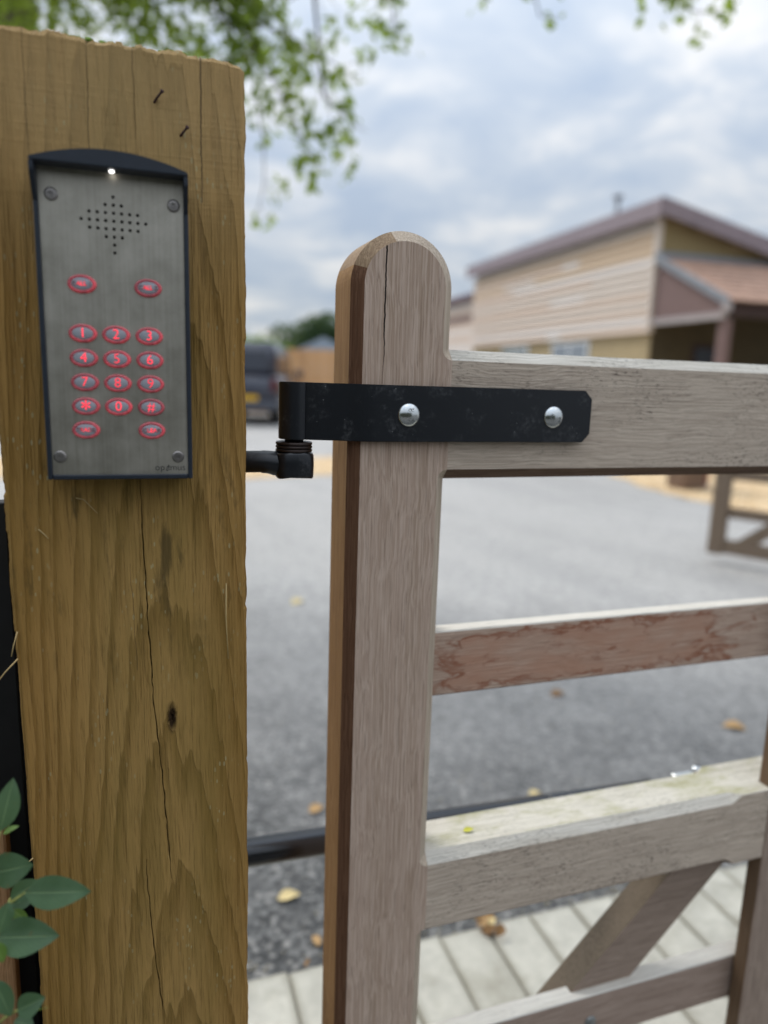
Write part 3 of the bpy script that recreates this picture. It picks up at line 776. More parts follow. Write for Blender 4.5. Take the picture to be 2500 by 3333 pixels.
rail('middle_rail', .7466, .8225, -.595, -.498, .6425, N1 - .002, [(.7466, .0006), (.8225, .0006)], [W_RL, W_RT, W_RTA, W_UND])
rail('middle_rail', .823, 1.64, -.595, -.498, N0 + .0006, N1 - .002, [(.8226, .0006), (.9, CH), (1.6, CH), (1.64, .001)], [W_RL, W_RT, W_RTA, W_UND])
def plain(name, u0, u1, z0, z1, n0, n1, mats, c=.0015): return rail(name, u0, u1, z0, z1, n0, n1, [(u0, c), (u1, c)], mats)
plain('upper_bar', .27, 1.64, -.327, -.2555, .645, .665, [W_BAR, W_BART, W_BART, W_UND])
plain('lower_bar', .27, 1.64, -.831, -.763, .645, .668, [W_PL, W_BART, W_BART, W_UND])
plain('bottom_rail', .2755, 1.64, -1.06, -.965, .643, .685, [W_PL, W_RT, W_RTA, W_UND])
def vstile(name, u0, u1, z0, z1, N0=N0, N1=N1):
    bm = bmesh.new(); c = .002
    pr = [(u0 + c, N0), (u1 - c, N0), (u1, N0 + c), (u1, N1 - c), (u1 - c, N1), (u0 + c, N1), (u0, N1 - c), (u0, N0 + c)]
    A = [bm.verts.new(gl(u, n_, z0)) for u, n_ in pr]; B = [bm.verts.new(gl(u, n_, z1)) for u, n_ in pr]
    for i in range(8):
        f = bm.faces.new((A[i], A[(i + 1) % 8], B[(i + 1) % 8], B[i])); f.material_index = 0 if i in (0, 7, 1) else 1
    bm.faces.new(A); bm.faces.new(B[::-1]); return bm_obj(name, bm, [W_MST, W_MSS], gate)
vstile('middle_upright', .747, .822, -H + .06, -.0945, .6185, .642)
vstile('closing_stile', 1.641, 1.74, -H + .06, .04)
# diagonal brace, rising from the foot of the hanging stile to the middle rail
def brace(u0, z0, u1, z1, hw):
    bm = bmesh.new(); n0, n1 = .656, .692
    P = [(u0 - hw, z0), (u0 + hw, z0), (u1 + hw, z1), (u1 - hw, z1)]
    A = [bm.verts.new(gl(u, n0, z)) for u, z in P]; B = [bm.verts.new(gl(u, n1, z)) for u, z in P]
    bm.faces.new(A); bm.faces.new(B[::-1])
    for i in range(4):
        f = bm.faces.new((A[i], B[i], B[(i + 1) % 4], A[(i + 1) % 4])); f.material_index = 1 if i == 3 else 0
    return bm_obj('brace', bm, [W_BRC, W_BRT], gate)
sl = (.1275 / .133)
ub, ut = .5535 - (1.0 - .752) * sl, .5535 + (.752 - .596) * sl
brace(ub, -1.0, ut, -.5965, .0450)
# small domed bolt heads on the bars
M_GALV = NT('bright zinc')
_v = M_GALV.coord(); _n = M_GALV.noise(_v, 120, 4, .6)
M_GALV = M_GALV.bsdf(color=M_GALV.mix(_n, (.5, .52, .52, 1), (.68, .7, .7, 1)), metal=1.0, rough=.2, normal=M_GALV.bump(M_GALV.noise(_v, 500, 3), .12, .0003))
M_GALD = simple('dull zinc', srgb('8e8f8c'), .5, metal=.8, var=.2, scale=160)
DOME = [(.0108, 0), (.0108, .0006), (.0100, .0016), (.0085, .0028), (.006, .0041), (.003, .0048), (0, .005)]
def dome(name, u, n_, z, m, parent, root=(GU, GN), sc=1.0):
    o = lathe(name, [(r * sc, h * sc) for r, h in DOME], m, parent, 28, Matrix.Rotation(math.pi / 2, 4, 'X'))
    o.location = (u - root[0], n_ - root[1], z + H); return o
dome('bolt_head', .5235, .645, -.803, M_GALD, gate, sc=.8)
dome('bolt_head', .799, .6185, -.790, M_GALD, gate, sc=.75)
# leaf scrap resting on the middle rail
# ------------------------------------------------------------------ strap hinge
def black_mat():
    t = NT('black powder coat'); v = t.coord()
    a = t.noise(v, 40, 6, .68); b = t.noise(v, 260, 4, .65)
    x, y, z = t.sep(v)
    scr = t.noise(t.comb(t.math('MULTIPLY', x, 60), t.math('MULTIPLY', y, 60), t.math('MULTIPLY', z, 420)), 1, 3, .6)
    k = t.math('MULTIPLY', t.rng(a, .52, .72), t.rng(b, .42, .62))
    col = t.mix(k, (.007, .0085, .012, 1), (.075, .076, .078, 1))
    sp = t.vor(v, 170.0); sk = t.math('MULTIPLY', t.math('LESS_THAN', sp, .07), t.rng(a, .5, .6))
    col = t.mix(sk, col, (.28, .28, .27, 1))
    return t.bsdf(color=col, rough=t.math('ADD', .34, t.math('MULTIPLY', k, .3)), spec=.5, normal=t.bump(t.math('ADD', b, t.math('MULTIPLY', scr, .5)), .12, .0005))
M_BLK = black_mat()
HU, HN = .131, .641
hinge = empty('strap_hinge', gpt(HU, HN, H - .09), YAW_G)
tag(hinge, 'black strap hinge with two coach bolts across the gate stile', 'hinge')
hz0 = H - .09
def hlp(u, n_, z): return (u - HU, n_ - HN, z + .09)
def strap():
    TH = .0058; R = .0142
    # centre line in (u, n), right end to left, ending round the eye
    path = [(.4245, .614), (.30, .614), (.200, .614)]
    for k in range(1, 6): f = k / 5; path.append((.200 - .022 * f, .614 + .0065 * f * f))
    for k in range(1, 8):
        f = k / 7; path.append((.178 - .030 * f, .6205 + .0088 * f + .0022 * f * (1 - f)))
    rc = R - TH / 2
    a0 = math.atan2(.6293 - HN, .148 - HU)
    for k in range(1, 33):
        a = a0 - (2 * math.pi * .93) * k / 32      # over the front, round the left
        path.append((HU + rc * math.cos(a), HN + rc * math.sin(a)))
    P = [Vector((u, n_, 0)) for u, n_ in path]
    z0, z1 = -.0560, -.0050
    bm = bmesh.new(); L = []
    for i, p in enumerate(P):
        d = (P[min(i + 1, len(P) - 1)] - P[max(i - 1, 0)]).normalized(); nn = Vector((-d.y, d.x, 0))
        A, B = p + nn * TH / 2, p - nn * TH / 2
        za, zb = (z0 + .0085, z1 - .0085) if i == 0 else (z0, z1)
        if i == 1:                                  # cut corners of the free end
            q = Vector((.4165, .614, 0)); A2, B2 = q + nn * TH / 2, q - nn * TH / 2
            L.append([bm.verts.new(hlp(A2.x, A2.y, z0)), bm.verts.new(hlp(A2.x, A2.y, z1)), bm.verts.new(hlp(B2.x, B2.y, z1)), bm.verts.new(hlp(B2.x, B2.y, z0))])
        L.append([bm.verts.new(hlp(A.x, A.y, za)), bm.verts.new(hlp(A.x, A.y, zb)), bm.verts.new(hlp(B.x, B.y, zb)), bm.verts.new(hlp(B.x, B.y, za))])
    for A, B in zip(L, L[1:]):
        for k in range(4): bm.faces.new((A[k], A[(k + 1) % 4], B[(k + 1) % 4], B[k]))
    bm.faces.new(L[0]); bm.faces.new(L[-1][::-1])
    bmesh.ops.recalc_face_normals(bm, faces=bm.faces)
    es = [e for e in bm.edges if len(e.link_faces) == 2 and e.calc_face_angle(0) > 1.0]
    bmesh.ops.bevel(bm, geom=es, offset=.0007, segments=2, affect='EDGES')
    for f in bm.faces: f.smooth = True
    o = bm_obj('strap', bm, M_BLK, hinge); return o
so = strap()
so.data.polygons.foreach_set('use_smooth', [True] * len(so.data.polygons))
try: so.data.set_sharp_from_angle(angle=math.radians(35))
except Exception: pass
for u, rot, mark in ((.2305, 0.0, '4.8'), (.3815, 1.9, '4.8')):
    b = lathe('coach_bolt', DOME, M_GALV, hinge, 32, Matrix.Rotation(math.pi / 2, 4, 'X'))
    b.location = hlp(u, .6111, -.0315); b.rotation_euler = (0, rot, 0)
    me = text_mesh(mark, .0052, .0004); me.transform(Matrix.Translation((.0008, -.0043, -.0046))); me.materials.append(M_GALD)
    link(bpy.data.objects.new('grade_mark', me), b)
    me = text_mesh('OC', .004, .0004, .2, 0, 'CENTER', .7); me.transform(Matrix.Translation((.0003, -.0043, .0046))); me.materials.append(M_GALD)
    link(bpy.data.objects.new('maker_mark', me), b)
lathe('pin', [(0, -.062), (.0085, -.062), (.0085, -.0095), (.0078, -.008), (0, -.008)], M_BLK, hinge, 20, Matrix.Translation((0, 0, .09)))
M_WASH = simple('worn brown washer', srgb('3a302c'), .42, metal=.6, var=.3, scale=220)
zt = -.0585
for k in range(3):
    z1 = zt - k * .0031
    lathe('washer', [(0, z1 - .0028), (.0158, z1 - .0028), (.0166, z1 - .0022), (.0166, z1 - .0006), (.0158, z1), (0, z1)], M_WASH, hinge, 32, Matrix.Translation((0, 0, .09)))
def eye_bolt():
    bm = bmesh.new()
    # forged head block
    zb, zt_ = -.0905 + .09, -.068 + .09
    n = 28; ring = []
    prof = [(.96, zb), (1.0, zb + .002), (1.02, zb + .012), (1.0, zt_ - .002), (.95, zt_)]
    rows = []
    for s, z in prof:
        r_ = []
        for k in range(n):
            a = 2 * math.pi * k / n; c, q = math.cos(a), math.sin(a)
            ex = .62
            x = .0172 * s * math.copysign(abs(c) ** ex, c); y = .0165 * s * math.copysign(abs(q) ** ex, q)
            r_.append(bm.verts.new((x, y, z + .0008 * math.sin(3 * a))))
        rows.append(r_)
    for A, B in zip(rows, rows[1:]):
        for k in range(n): bm.faces.new((A[k], A[(k + 1) % n], B[(k + 1) % n], B[k]))
    bm.faces.new(rows[0][::-1]); bm.faces.new(rows[-1])
    tube_bm(bm, [(-.008, 0, .0112), (-.018, 0, .0117), (-.023, 0, .0128), (-.029, 0, .0132), (-.030, 0, .0133), (-.16, 0, .0133)], [.0112, .0110, .0104, .0103, .0098, .0098], 18)
    return bm_obj('eye_bolt', bm, M_BLK, hinge, True)
eye_bolt()

# ------------------------------------------------------------------ gate opener ram behind the gate
ram = empty('gate_opener_arm', gpt(.1, .78, H - .570), YAW_G); ram.rotation_euler = (0, .028, YAW_G)
tag(ram, 'glossy black tubular gate opener arm running behind the gate', 'gate opener')
t_ = NT('gloss black tube'); _v = t_.coord()
M_GLB = t_.bsdf(color=(.012, .014, .018, 1), rough=t_.rng(t_.noise(_v, 30, 4), .3, .7, .1, .26), spec=.6)
def rampt(u): return (u - .1, 0, 0)
def ram_tube(name, u0, u1, r, m):
    bm = bmesh.new(); tube_bm(bm, [rampt(u0), rampt(u0 + .002), rampt(u1 - .002), rampt(u1)], [r * .94, r, r, r * .94], 28); return bm_obj(name, bm, m, ram, True)
ram_tube('cylinder_tube', -.25, .524, .0168, M_GLB)
ram_tube('piston_sleeve', .5255, .70, .0160, M_GLB)
ram_tube('end_fork', .7005, .735, .010, M_GALD)
box('gate_bracket', (.735 - .1 - .012, -.075, .026), (.735 - .1 + .022, -.012, .031), M_GALV, ram, .001)
lathe('bracket_pin', [(0, 0), (.008, 0), (.008, .014), (.006, .017), (0, .017)], M_GALV, ram, 16, Matrix.Translation((.735 - .1 + .016, -.03, .0312)))

# ------------------------------------------------------------------ left of the post: near black backing boards and a pale fence board
M_DARK = simple('near black board', (.0045, .0045, .0048, 1), .8, var=.3, scale=40)
M_TAN = gate_wood('pale fence board', 'Z', srgb('8a6a4a'), srgb('ab8a66'), srgb('c3a27c'))
dpn = empty('dark_backing', gpt(-.5, .72), YAW_G)
tag(dpn, 'near black backing boards in the gap beside the post', 'fence panel')
for k in range(7):
    w_ = .112
    box('board', (.38 - (k + 1) * w_ + .001, 0, .02), (.38 - k * w_ - .001, .02, H - .125 + random.uniform(-.004, .004)), M_DARK, dpn, .001)
box('board', (.3805, .001, .02), (.45, .021, H - .145), M_DARK, dpn, .001)
box('backing_rail', (-.4, .0205, .4), (.45, .05, .48), M_DARK, dpn)
fb = empty('fence_board', gpt(-.18, .665), YAW_G)
tag(fb, 'pale tan timber fence board behind the hedge leaves', 'fence board')
box('upright_board', (-.06, 0, 0), (.050, .022, H - .405), M_TAN, fb, .002)

# ------------------------------------------------------------------ hedge shrub leaves, lower left
def leaf_mat(name, top, under, vein, trans=.35):
    t = NT(name); v = t.coord(); uvn = t.n('ShaderNodeUVMap').outputs[0]
    ux, uy, _ = t.sep(uvn)
    ab = t.math('ABSOLUTE', t.math('SUBTRACT', uy, .5))
    mid = t.math('SUBTRACT', 1.0, t.rng(ab, .008, .03))
    side = t.n('ShaderNodeTexWave', {'Vector': t.comb(t.math('ADD', ux, t.math('MULTIPLY', ab, -.7)), 0.0, 0.0), 'Scale': 3.2, 'Distortion': .6}).outputs['Fac']
    nz = t.noise(v, 90, 4, .6)
    geo = t.n('ShaderNodeNewGeometry').outputs['Backfacing']
    c = t.mix(t.rng(nz, .3, .7), tuple(x * .8 for x in top[:3]) + (1,), top)
    c = t.mix(t.math('MULTIPLY', t.rng(side, .8, 1.0), .07), c, vein)
    c = t.mix(t.math('MULTIPLY', mid, .7), c, vein)
    c = t.mix(geo, c, under)
    bl = t.noise(v, 210, 3, .6); c = t.mix(t.math('MULTIPLY', t.rng(bl, .66, .72), .6), c, srgb('6a5a34'))
    m = t.bsdf(color=c, rough=t.rng(nz, .3, .7, .3, .55), spec=.5, normal=t.bump(t.math('ADD', t.math('MULTIPLY', mid, -1.0), t.math('MULTIPLY', nz, -.5)), .4, .0014))
    tr = t.n('ShaderNodeBsdfTranslucent', {'Color': t.mix(.5, c, under)})
    mx = t.n('ShaderNodeMixShader', {0: trans}); t.t.links.new(t.last.outputs[0], mx.inputs[1]); t.t.links.new(tr.outputs[0], mx.inputs[2])
    t.t.links.new(mx.outputs[0], t.out.inputs['Surface'])
    return m
M_LF = leaf_mat('glossy hedge leaf', srgb('4c6a48'), srgb('6f8a4a'), srgb('7f9a6c'), .25)
M_LFY = leaf_mat('young hedge leaf', srgb('5f8038'), srgb('86a044'), srgb('9fb566'), .35)
M_STEM = simple('green stem', srgb('8f9350'), .6, var=.25, scale=140)
def leaf_data(base, tip, width, nrm, fold=.25, curl=.12, blunt=.45):
    """a pointed oval leaf folded on its midrib: returns verts, faces, uvs"""
    b, t = Vector(base), Vector(tip); ax = t - b; Ln = ax.length; ax.normalize()
    n = Vector(nrm); n = (n - ax * n.dot(ax)).normalized(); s = ax.cross(n)
    V, U, F = [], [], []; NL, NW = 9, 4
    for i in range(NL + 1):
        f = i / NL
        w_ = (math.sin(math.pi * min(1, f ** (.72 + blunt * .2))) ** .82) * width / 2
        if f == 0: w_ = width * .03
        if f == 1: w_ = width * .01
        c = b + ax * (Ln * f) - n * (curl * Ln * (f - .4) ** 2)
        for k in range(-NW // 2, NW // 2 + 1):
            q = k / (NW / 2)
            wav = .012 * Ln * math.sin(9 * f + k) * abs(q)
            V.append(c + s * (w_ * q) + n * (abs(q) * w_ * fold * (1 - .35 * abs(q)) + wav)); U.append((f, .5 + q / 2))
    m = NW + 1
    for i in range(NL):
        for k in range(NW): F.append((i * m + k, i * m + k + 1, (i + 1) * m + k + 1, (i + 1) * m + k))
    return V, F, U
def leaf_obj(name, base, tip, width, nrm, m, parent=None, origin=(0, 0, 0), **k):
    V, F, U = leaf_data(base, tip, width, nrm, **k); o0 = Vector(origin)
    ob = mesh_obj(name, [v - o0 for v in V], F, m, parent, True)
    uv = ob.data.uv_layers.new(name='UVMap')
    for lp in ob.data.loops: uv.data[lp.index].uv = U[lp.vertex_index]
    return ob
shrub_o = Vector((-.30, .40, 0))
shrub = empty('hedge_shrub', shrub_o)
tag(shrub, 'glossy oval green leaves of a hedge shrub in front of the post', 'shrub')
cam_v = Vector((.35, -.9, .25))
LV = [  # base, tip, width, normal, young
    ((-.2291, .4144, .7789), (-.1824, .406, .7883), .0205, (.1, -.8, .55), 0, .30),
    ((-.2462, .4089, .7493), (-.204, .405, .7557), .0235, (.05, -.75, .6), 0, .42),
    ((-.2467, .4218, .8183), (-.2414, .4328, .85), .0165, (.55, -.8, .1), 0, .2),
    ((-.2572, .4255, .7838), (-.2252, .4178, .7971), .0225, (.0, -.85, .45), 0, .18),
    ((-.2486, .4313, .7605), (-.2331, .4425, .7659), .0145, (.3, -.8, .35), 0, .3),
    ((-.2526, .4393, .7487), (-.2416, .449, .7464), .0100, (.2, -.8, .4), 0, .3),
    ((-.2341, .4045, .780), (-.2379, .3961, .7627), .0110, (.5, -.8, .2), 0, .25),
    ((-.2466, .4299, .7527), (-.2351, .4283, .7443), .0072, (.3, -.8, .5), 1, .3),
    ((-.2268, .3916, .711), (-.2091, .3933, .7202), .0150, (-.2, -.8, .4), 0, .5),
    ((-.2417, .395, .7295), (-.2305, .3908, .7068), .0140, (.4, -.85, .2), 0, .25),
    ((-.2308, .3946, .6999), (-.2179, .394, .6969), .0120, (.1, -.6, .7), 0, .2),
    ((-.2417, .3996, .7542), (-.2366, .3972, .7412), .0090, (.4, -.8, .3), 1, .2),
    ((-.2502, .4305, .8107), (-.2394, .4315, .8162), .0050, (.2, -.3, .9), 1, .2),
    ((-.2268, .3925, .7095), (-.2075, .3935, .7115), .0055, (0, -.5, -.8), 1, .3),
]
for k in range(26):     # the bush goes on out of frame to the left
    b = Vector((-.285 + random.uniform(-.14, .0), .40 + random.uniform(-.08, .07), random.uniform(.15, .9)))
    d = Vector((random.uniform(-.6, .5), random.uniform(-.8, .4), random.uniform(-.2, .6))).normalized()
    if b.x + d.x * .045 > -.262: d.x = -abs(d.x)
    LV.append((tuple(b), tuple(b + d * random.uniform(.034, .046)), random.uniform(.018, .023), (random.uniform(-.3, .3), -.7, .7), random.random() < .2, .25))
for b, t, w_, nr, yg, fd in LV:
    leaf_obj('leaf', b, t, w_, nr, M_LFY if yg else M_LF, shrub, shrub_o, fold=fd)
def stem(pts, r):
    tube('stem', [Vector(p) - shrub_o for p in pts], r, M_STEM, shrub, 7)
stem([(-.2509, .4152, .7559), (-.2426, .4173, .7672), (-.235, .4183, .7726), (-.2291, .4144, .7789)], [.0011, .001, .0008, .0006])
stem([(-.2451, .3981, .6916), (-.238, .397, .700), (-.2293, .3958, .7066), (-.2268, .3916, .711)], [.0011, .001, .0008, .0006])
stem([(-.30, .40, .0), (-.30, .405, .4), (-.275, .41, .7), (-.2509, .4152, .7559), (-.252, .42, .80), (-.2467, .4218, .8183)], [.006, .005, .003, .0013, .001, .0007])
stem([(-.2426, .4173, .7672), (-.2486, .4313, .7605)], [.0009, .0006])
stem([(-.285, .41, .65), (-.2451, .3981, .6916)], [.002, .0011])

# ------------------------------------------------------------------ fallen leaves
M_FL = [simple('yellow fallen leaf', srgb('c8b480'), .7, var=.25, scale=50), simple('orange fallen leaf', srgb('a88657'), .7, var=.3, scale=50), simple('brown fallen leaf', srgb('7a5a34'), .8, var=.3, scale=50)]
FALL = [(-.18, 1.369, .05, .028, 20, 0, 'large pale yellow fallen leaf on the tarmac between post and gate'), (-.108, 1.247, .03, .018, 120, 1, 'orange fallen leaf half behind the gate stile'),
        (-.12, 1.19, .022, .008, 70, 2, 'thin brown fallen leaf near the paving edge'), (1.205, 2.234, .075, .05, 170, 1, 'orange fallen leaf on the tarmac near the middle stile'),
        (-.152, 1.691, .045, .03, 40, 1, 'orange brown fallen leaf above the opener arm'), (.442, 1.794, .035, .022, 10, 0, 'small yellow fallen leaf just beyond the opener arm'),
        (-.419, 3.442, .09, .05, 60, 0, 'faint yellow fallen leaf far out on the tarmac'), (.62, 1.52, .03, .016, 100, 2, 'small brown fallen leaf below the middle rail'),
        (.66, 2.45, .06, .035, 30, 2, 'dull brown fallen leaf out on the open tarmac'), (1.7, 3.3, .08, .05, 80, 0, 'pale yellow fallen leaf on tarmac toward the far gate')]
for x, y, L_, w_, an, mi, lb in FALL:
    a = math.radians(an); d = Vector((math.cos(a), math.sin(a), .12)) * L_ / 2; c = Vector((x, y, .010))
    o = leaf_obj('fallen_leaf', -d, d, w_, (.1, -.1, 1), M_FL[mi], None, (0, 0, 0), fold=.35, curl=.5); o.location = c
    tag(o, lb, 'leaf', 'fallen leaves')
# clump of wet leaves on the paving
cl = empty('leaf_clump', (.245, 1.27, .028)); tag(cl, 'clump of orange and brown leaves lying on the block paving', 'leaf clump')
for k in range(9):
    a = random.uniform(0, 6.28); b = Vector((random.gauss(0, .014), random.gauss(0, .014), random.uniform(.002, .022))); d = Vector((math.cos(a), math.sin(a), random.uniform(-.2, .5))) * random.uniform(.012, .02)
    leaf_obj('leaf', b - d, b + d, random.uniform(.014, .022), (random.uniform(-.4, .4), random.uniform(-.7, .1), 1), M_FL[(1, 2, 1, 2, 0, 2, 1, 2, 2)[k]], cl, (0, 0, 0), fold=.4, curl=.5)
sc = leaf_obj('leaf_scrap', (-.006, 0, 0), (.006, .002, .002), .007, (0, -.2, 1), simple('lime leaf scrap', srgb('b9b63a'), .7, var=.2), None, (0, 0, 0), fold=.4)
sc.location = gpt(.335, .648, H - .4965); tag(sc, 'tiny lime yellow leaf scrap on the middle rail', 'leaf')
for x, y, an, mi, lb in ((.60, 1.03, 15, 2, 'curled brown leaf at the foot of the middle stile'), (.55, 1.0, 80, 1, 'upright ochre leaf stalk at the foot of the gate')):
    a = math.radians(an); d = Vector((math.cos(a), math.sin(a), .5 if mi == 1 else .1)) * .03
    o = leaf_obj('fallen_leaf', -d, d, .02, (.1, -.3, 1), M_FL[mi], None, (0, 0, 0), fold=.5, curl=.7); o.location = (x, y, .04); tag(o, lb, 'leaf', 'fallen leaves')

# ------------------------------------------------------------------ far gate leaf, swung open
fg = empty('far_gate', (2.16, 4.62, 0), math.radians(-41))
tag(fg, 'open grey timber gate leaf standing out on the tarmac behind the rails', 'gate')
W_FAR = gate_wood('far weathered timber', 'Z', srgb('665c51'), srgb('7d7265'), srgb('8f8577'))
box('stile', (0, -.036, .06), (.1, .036, 1.14), W_FAR, fg, .008)
box('stile', (1.65, -.036, .06), (1.75, .036, 1.28), W_FAR, fg, .008)
box('bottom_rail', (.101, -.03, .07), (1.649, .03, .16), W_FAR, fg, .006)
box('top_rail', (.101, -.03, 1.02), (1.649, .03, 1.12), W_FAR, fg, .006)
for z in (.305, .555, .80): box('bar', (.101, -.012, z), (1.649, .012, z + .07), W_FAR, fg, .002)
bm = bmesh.new(); P = [(.17, .161), (.30, .161), (1.30, 1.019), (1.17, 1.019)]
A = [bm.verts.new((x, -.028, z)) for x, z in P]; B = [bm.verts.new((x, -.0125, z)) for x, z in P]
bm.faces.new(A); bm.faces.new(B[::-1])
for i in range(4): bm.faces.new((A[i], B[i], B[(i + 1) % 4], A[(i + 1) % 4]))
bm_obj('brace', bm, W_FAR, fg)

# planter post and red post at the verge
bo = empty('timber_bollard', (3.43, 8.07, 0), .3); tag(bo, 'squat brown timber bollard on the gravel beyond the top rail', 'bollard')
box('block', (-.15, -.15, 0), (.15, .15, .78), simple('brown sleeper timber', srgb('6e5847'), .85, scale=12, var=.3), bo, .02)
box('cap', (-.16, -.16, .7805), (.16, .16, .82), simple('sleeper cap', srgb('7c6756'), .85, scale=12), bo, .01)
rp = empty('red_post', (3.68, 8.17, 0), .1); tag(rp, 'thin dull red marker post beside the brown bollard', 'post')
box('shaft', (-.04, -.04, 0), (.04, .04, .72), simple('dull red paint', srgb('7a3b34'), .7, var=.2, scale=20), rp, .008)
box('base_plate', (-.07, -.07, .004), (.07, .07, .02), M_CONC, rp, .003)

# ------------------------------------------------------------------ barn with porch
TH = math.radians(16.4)
barn = empty('boarded_barn', (4.605, 13.0, 0), TH)
tag(barn, 'long low building with weathered horizontal boards and a purple brown roof edge', 'building')
def brick_mat():
    t = NT('buff brick'); v = t.coord(); x, y, z = t.sep(v)
    nd = t.n('ShaderNodeTexBrick', {'Vector': t.comb(t.math('ADD', y, x), z, 0.0), 'Color1': srgb('b09a70'), 'Color2': srgb('9a8660'), 'Mortar': srgb('a59c86'), 'Scale': 1.0, 'Mortar Size': .01, 'Brick Width': .225, 'Row Height': .075})
    return t.bsdf(color=t.mix(.25, nd.outputs['Color'], t.mix(t.noise(v, 8, 4), srgb('8c7a54'), srgb('bca67c'))), rough=.9)
M_BRICK = brick_mat()
M_BRD = [gate_wood('barn board %d' % i, 'Y', srgb(a), srgb(b), srgb(c), warm=(1, .97, .94, 1)) for i, (a, b, c) in enumerate((('c1b6ab', 'd4cabf', 'ded6cd'), ('bca78f', 'cfba9f', 'dac8b2'), ('cdc7c1', 'dbd6d1', 'e3dfdb'), ('c3b1a1', 'd3c2b3', 'ddcfc2')))]
M_OLIVE = gate_wood('olive boards', 'X', srgb('7d7352'), srgb('948a66'), srgb('a39a78'))
M_ROOFE = simple('purple brown roof edge', srgb('877a7e'), .6, var=.12, scale=5)
M_ROOF = simple('purple brown roof sheet', srgb('6d5a62'), .55, var=.15, scale=3)
M_LEAD = simple('lead flashing', srgb('7d8186'), .6, var=.12, scale=6)
M_TILE = simple('red clay tile', srgb('a98874'), .8, var=.25, scale=7)
M_DKT = simple('dark stained timber', srgb('3a2a26'), .8, var=.2, scale=12)
M_PURB = gate_wood('mauve boards', 'Y', srgb('66585a'), srgb('7b6c6c'), srgb('8a7b7b'))
M_PGREY = simple('pale grey timber', srgb('a29a98'), .8, var=.15, scale=9)
M_UPVC = simple('white frame', srgb('d8dad9'), .5, var=.05)
t_ = NT('window glass'); M_GLASS = t_.bsdf(color=(.25, .28, .31, 1), rough=.06, spec=.8, metal=.35)
LB, WB = 8.0, 8.6
def roof_z(x): return 4.2 - .215 * x
# masonry body (brick to sill height, boarded above)
bm = bmesh.new()
P = [(0.03, 0), (WB, 0), (WB, roof_z(WB) - .12), (0.03, roof_z(0.03) - .12)]
A = [bm.verts.new((x, .03, z)) for x, z in P]; B = [bm.verts.new((x, LB, z)) for x, z in P]
bm.faces.new(A); bm.faces.new(B[::-1])
for i in range(4): bm.faces.new((A[i], B[i], B[(i + 1) % 4], A[(i + 1) % 4]))
bm_obj('brick_wall', bm, M_BRICK, barn)
NB = 13; bh = (3.97 - 2.1) / NB
for i in range(NB):
    z0 = 2.1 + i * bh; rowm = M_BRD[(3, 2, 3, 0, 3, 2, 0, 3, 2, 0, 3, 1, 0)[i]]; cuts = [0.0] + sorted(random.uniform(1.5, LB - 1.2) for _ in range(2)) + [LB]
    for a, b in zip(cuts, cuts[1:]):
        bm = bmesh.new()
        pr = [(.028, z0 - .012), (-.062, z0 - .014), (-.010, z0 + bh), (.028, z0 + bh)]
        A = [bm.verts.new((x, a + .004, z)) for x, z in pr]; B = [bm.verts.new((x, b - .004, z)) for x, z in pr]
        bm.faces.new(A); bm.faces.new(B[::-1])
        for k in range(4): bm.faces.new((A[k], B[k], B[(k + 1) % 4], A[(k + 1) % 4]))
        bm_obj('board', bm, rowm if random.random() < .7 else random.choice(M_BRD), barn)
box('corner_board', (-.075, -.035, 2.08), (.045, .027, 4.0), M_BRD[0], barn, .004)
# boards over the porch on the end wall
for i in range(5):
    z0 = 3.3 + i * .15
    xe = max(.3, (4.2 - .12 - z0 - .16) / .215)
    box('end_board', (.06, .005, z0), (min(WB, xe), .029, z0 + .147), M_OLIVE, barn, .002)
def slab(name, poly, y0, y1, m): return prism(name, poly, y0, y1, m, barn)
slab('roof', [(-.16, roof_z(-.16) - .03), (WB + .3, roof_z(WB + .3) - .03), (WB + .3, roof_z(WB + .3) + .05), (-.16, roof_z(-.16) + .05)], -.2, LB + .2, M_ROOF)
box('fascia', (-.20, -.24, 3.96), (-.165, LB + .22, 4.27), M_ROOFE, barn, .004)
slab('barge_board', [(-.163, roof_z(-.163) - .22), (WB + .3, roof_z(WB + .3) - .22), (WB + .3, roof_z(WB + .3) + .058), (-.163, roof_z(-.163) + .058)], -.238, -.203, M_ROOFE)
# windows in the brick of the long wall
for y0, y1, z0, z1 in ((1.95, 3.45, .95, 2.02), (4.6, 6.0, .95, 2.02)):
    wf = box('window', (-.012, y0, z0), (.0285, y1, z1), M_UPVC, barn, .004)
    box('pane', (-.016, y0 + .06, z0 + .06), (-.0125, (y0 + y1) / 2 - .03, z1 - .06), M_GLASS, wf)
    box('pane', (-.016, (y0 + y1) / 2 + .03, z0 + .06), (-.0125, y1 - .06, z1 - .06), M_GLASS, wf)
tube('vent_pipe', [(.9, 2.75, roof_z(.9) - .05), (.9, 2.75, 5.0)], .05, M_LEAD, barn, 12)
box('vent_cowl', (.82, 2.67, 5.001), (.98, 2.83, 5.06), M_LEAD, barn, .01)
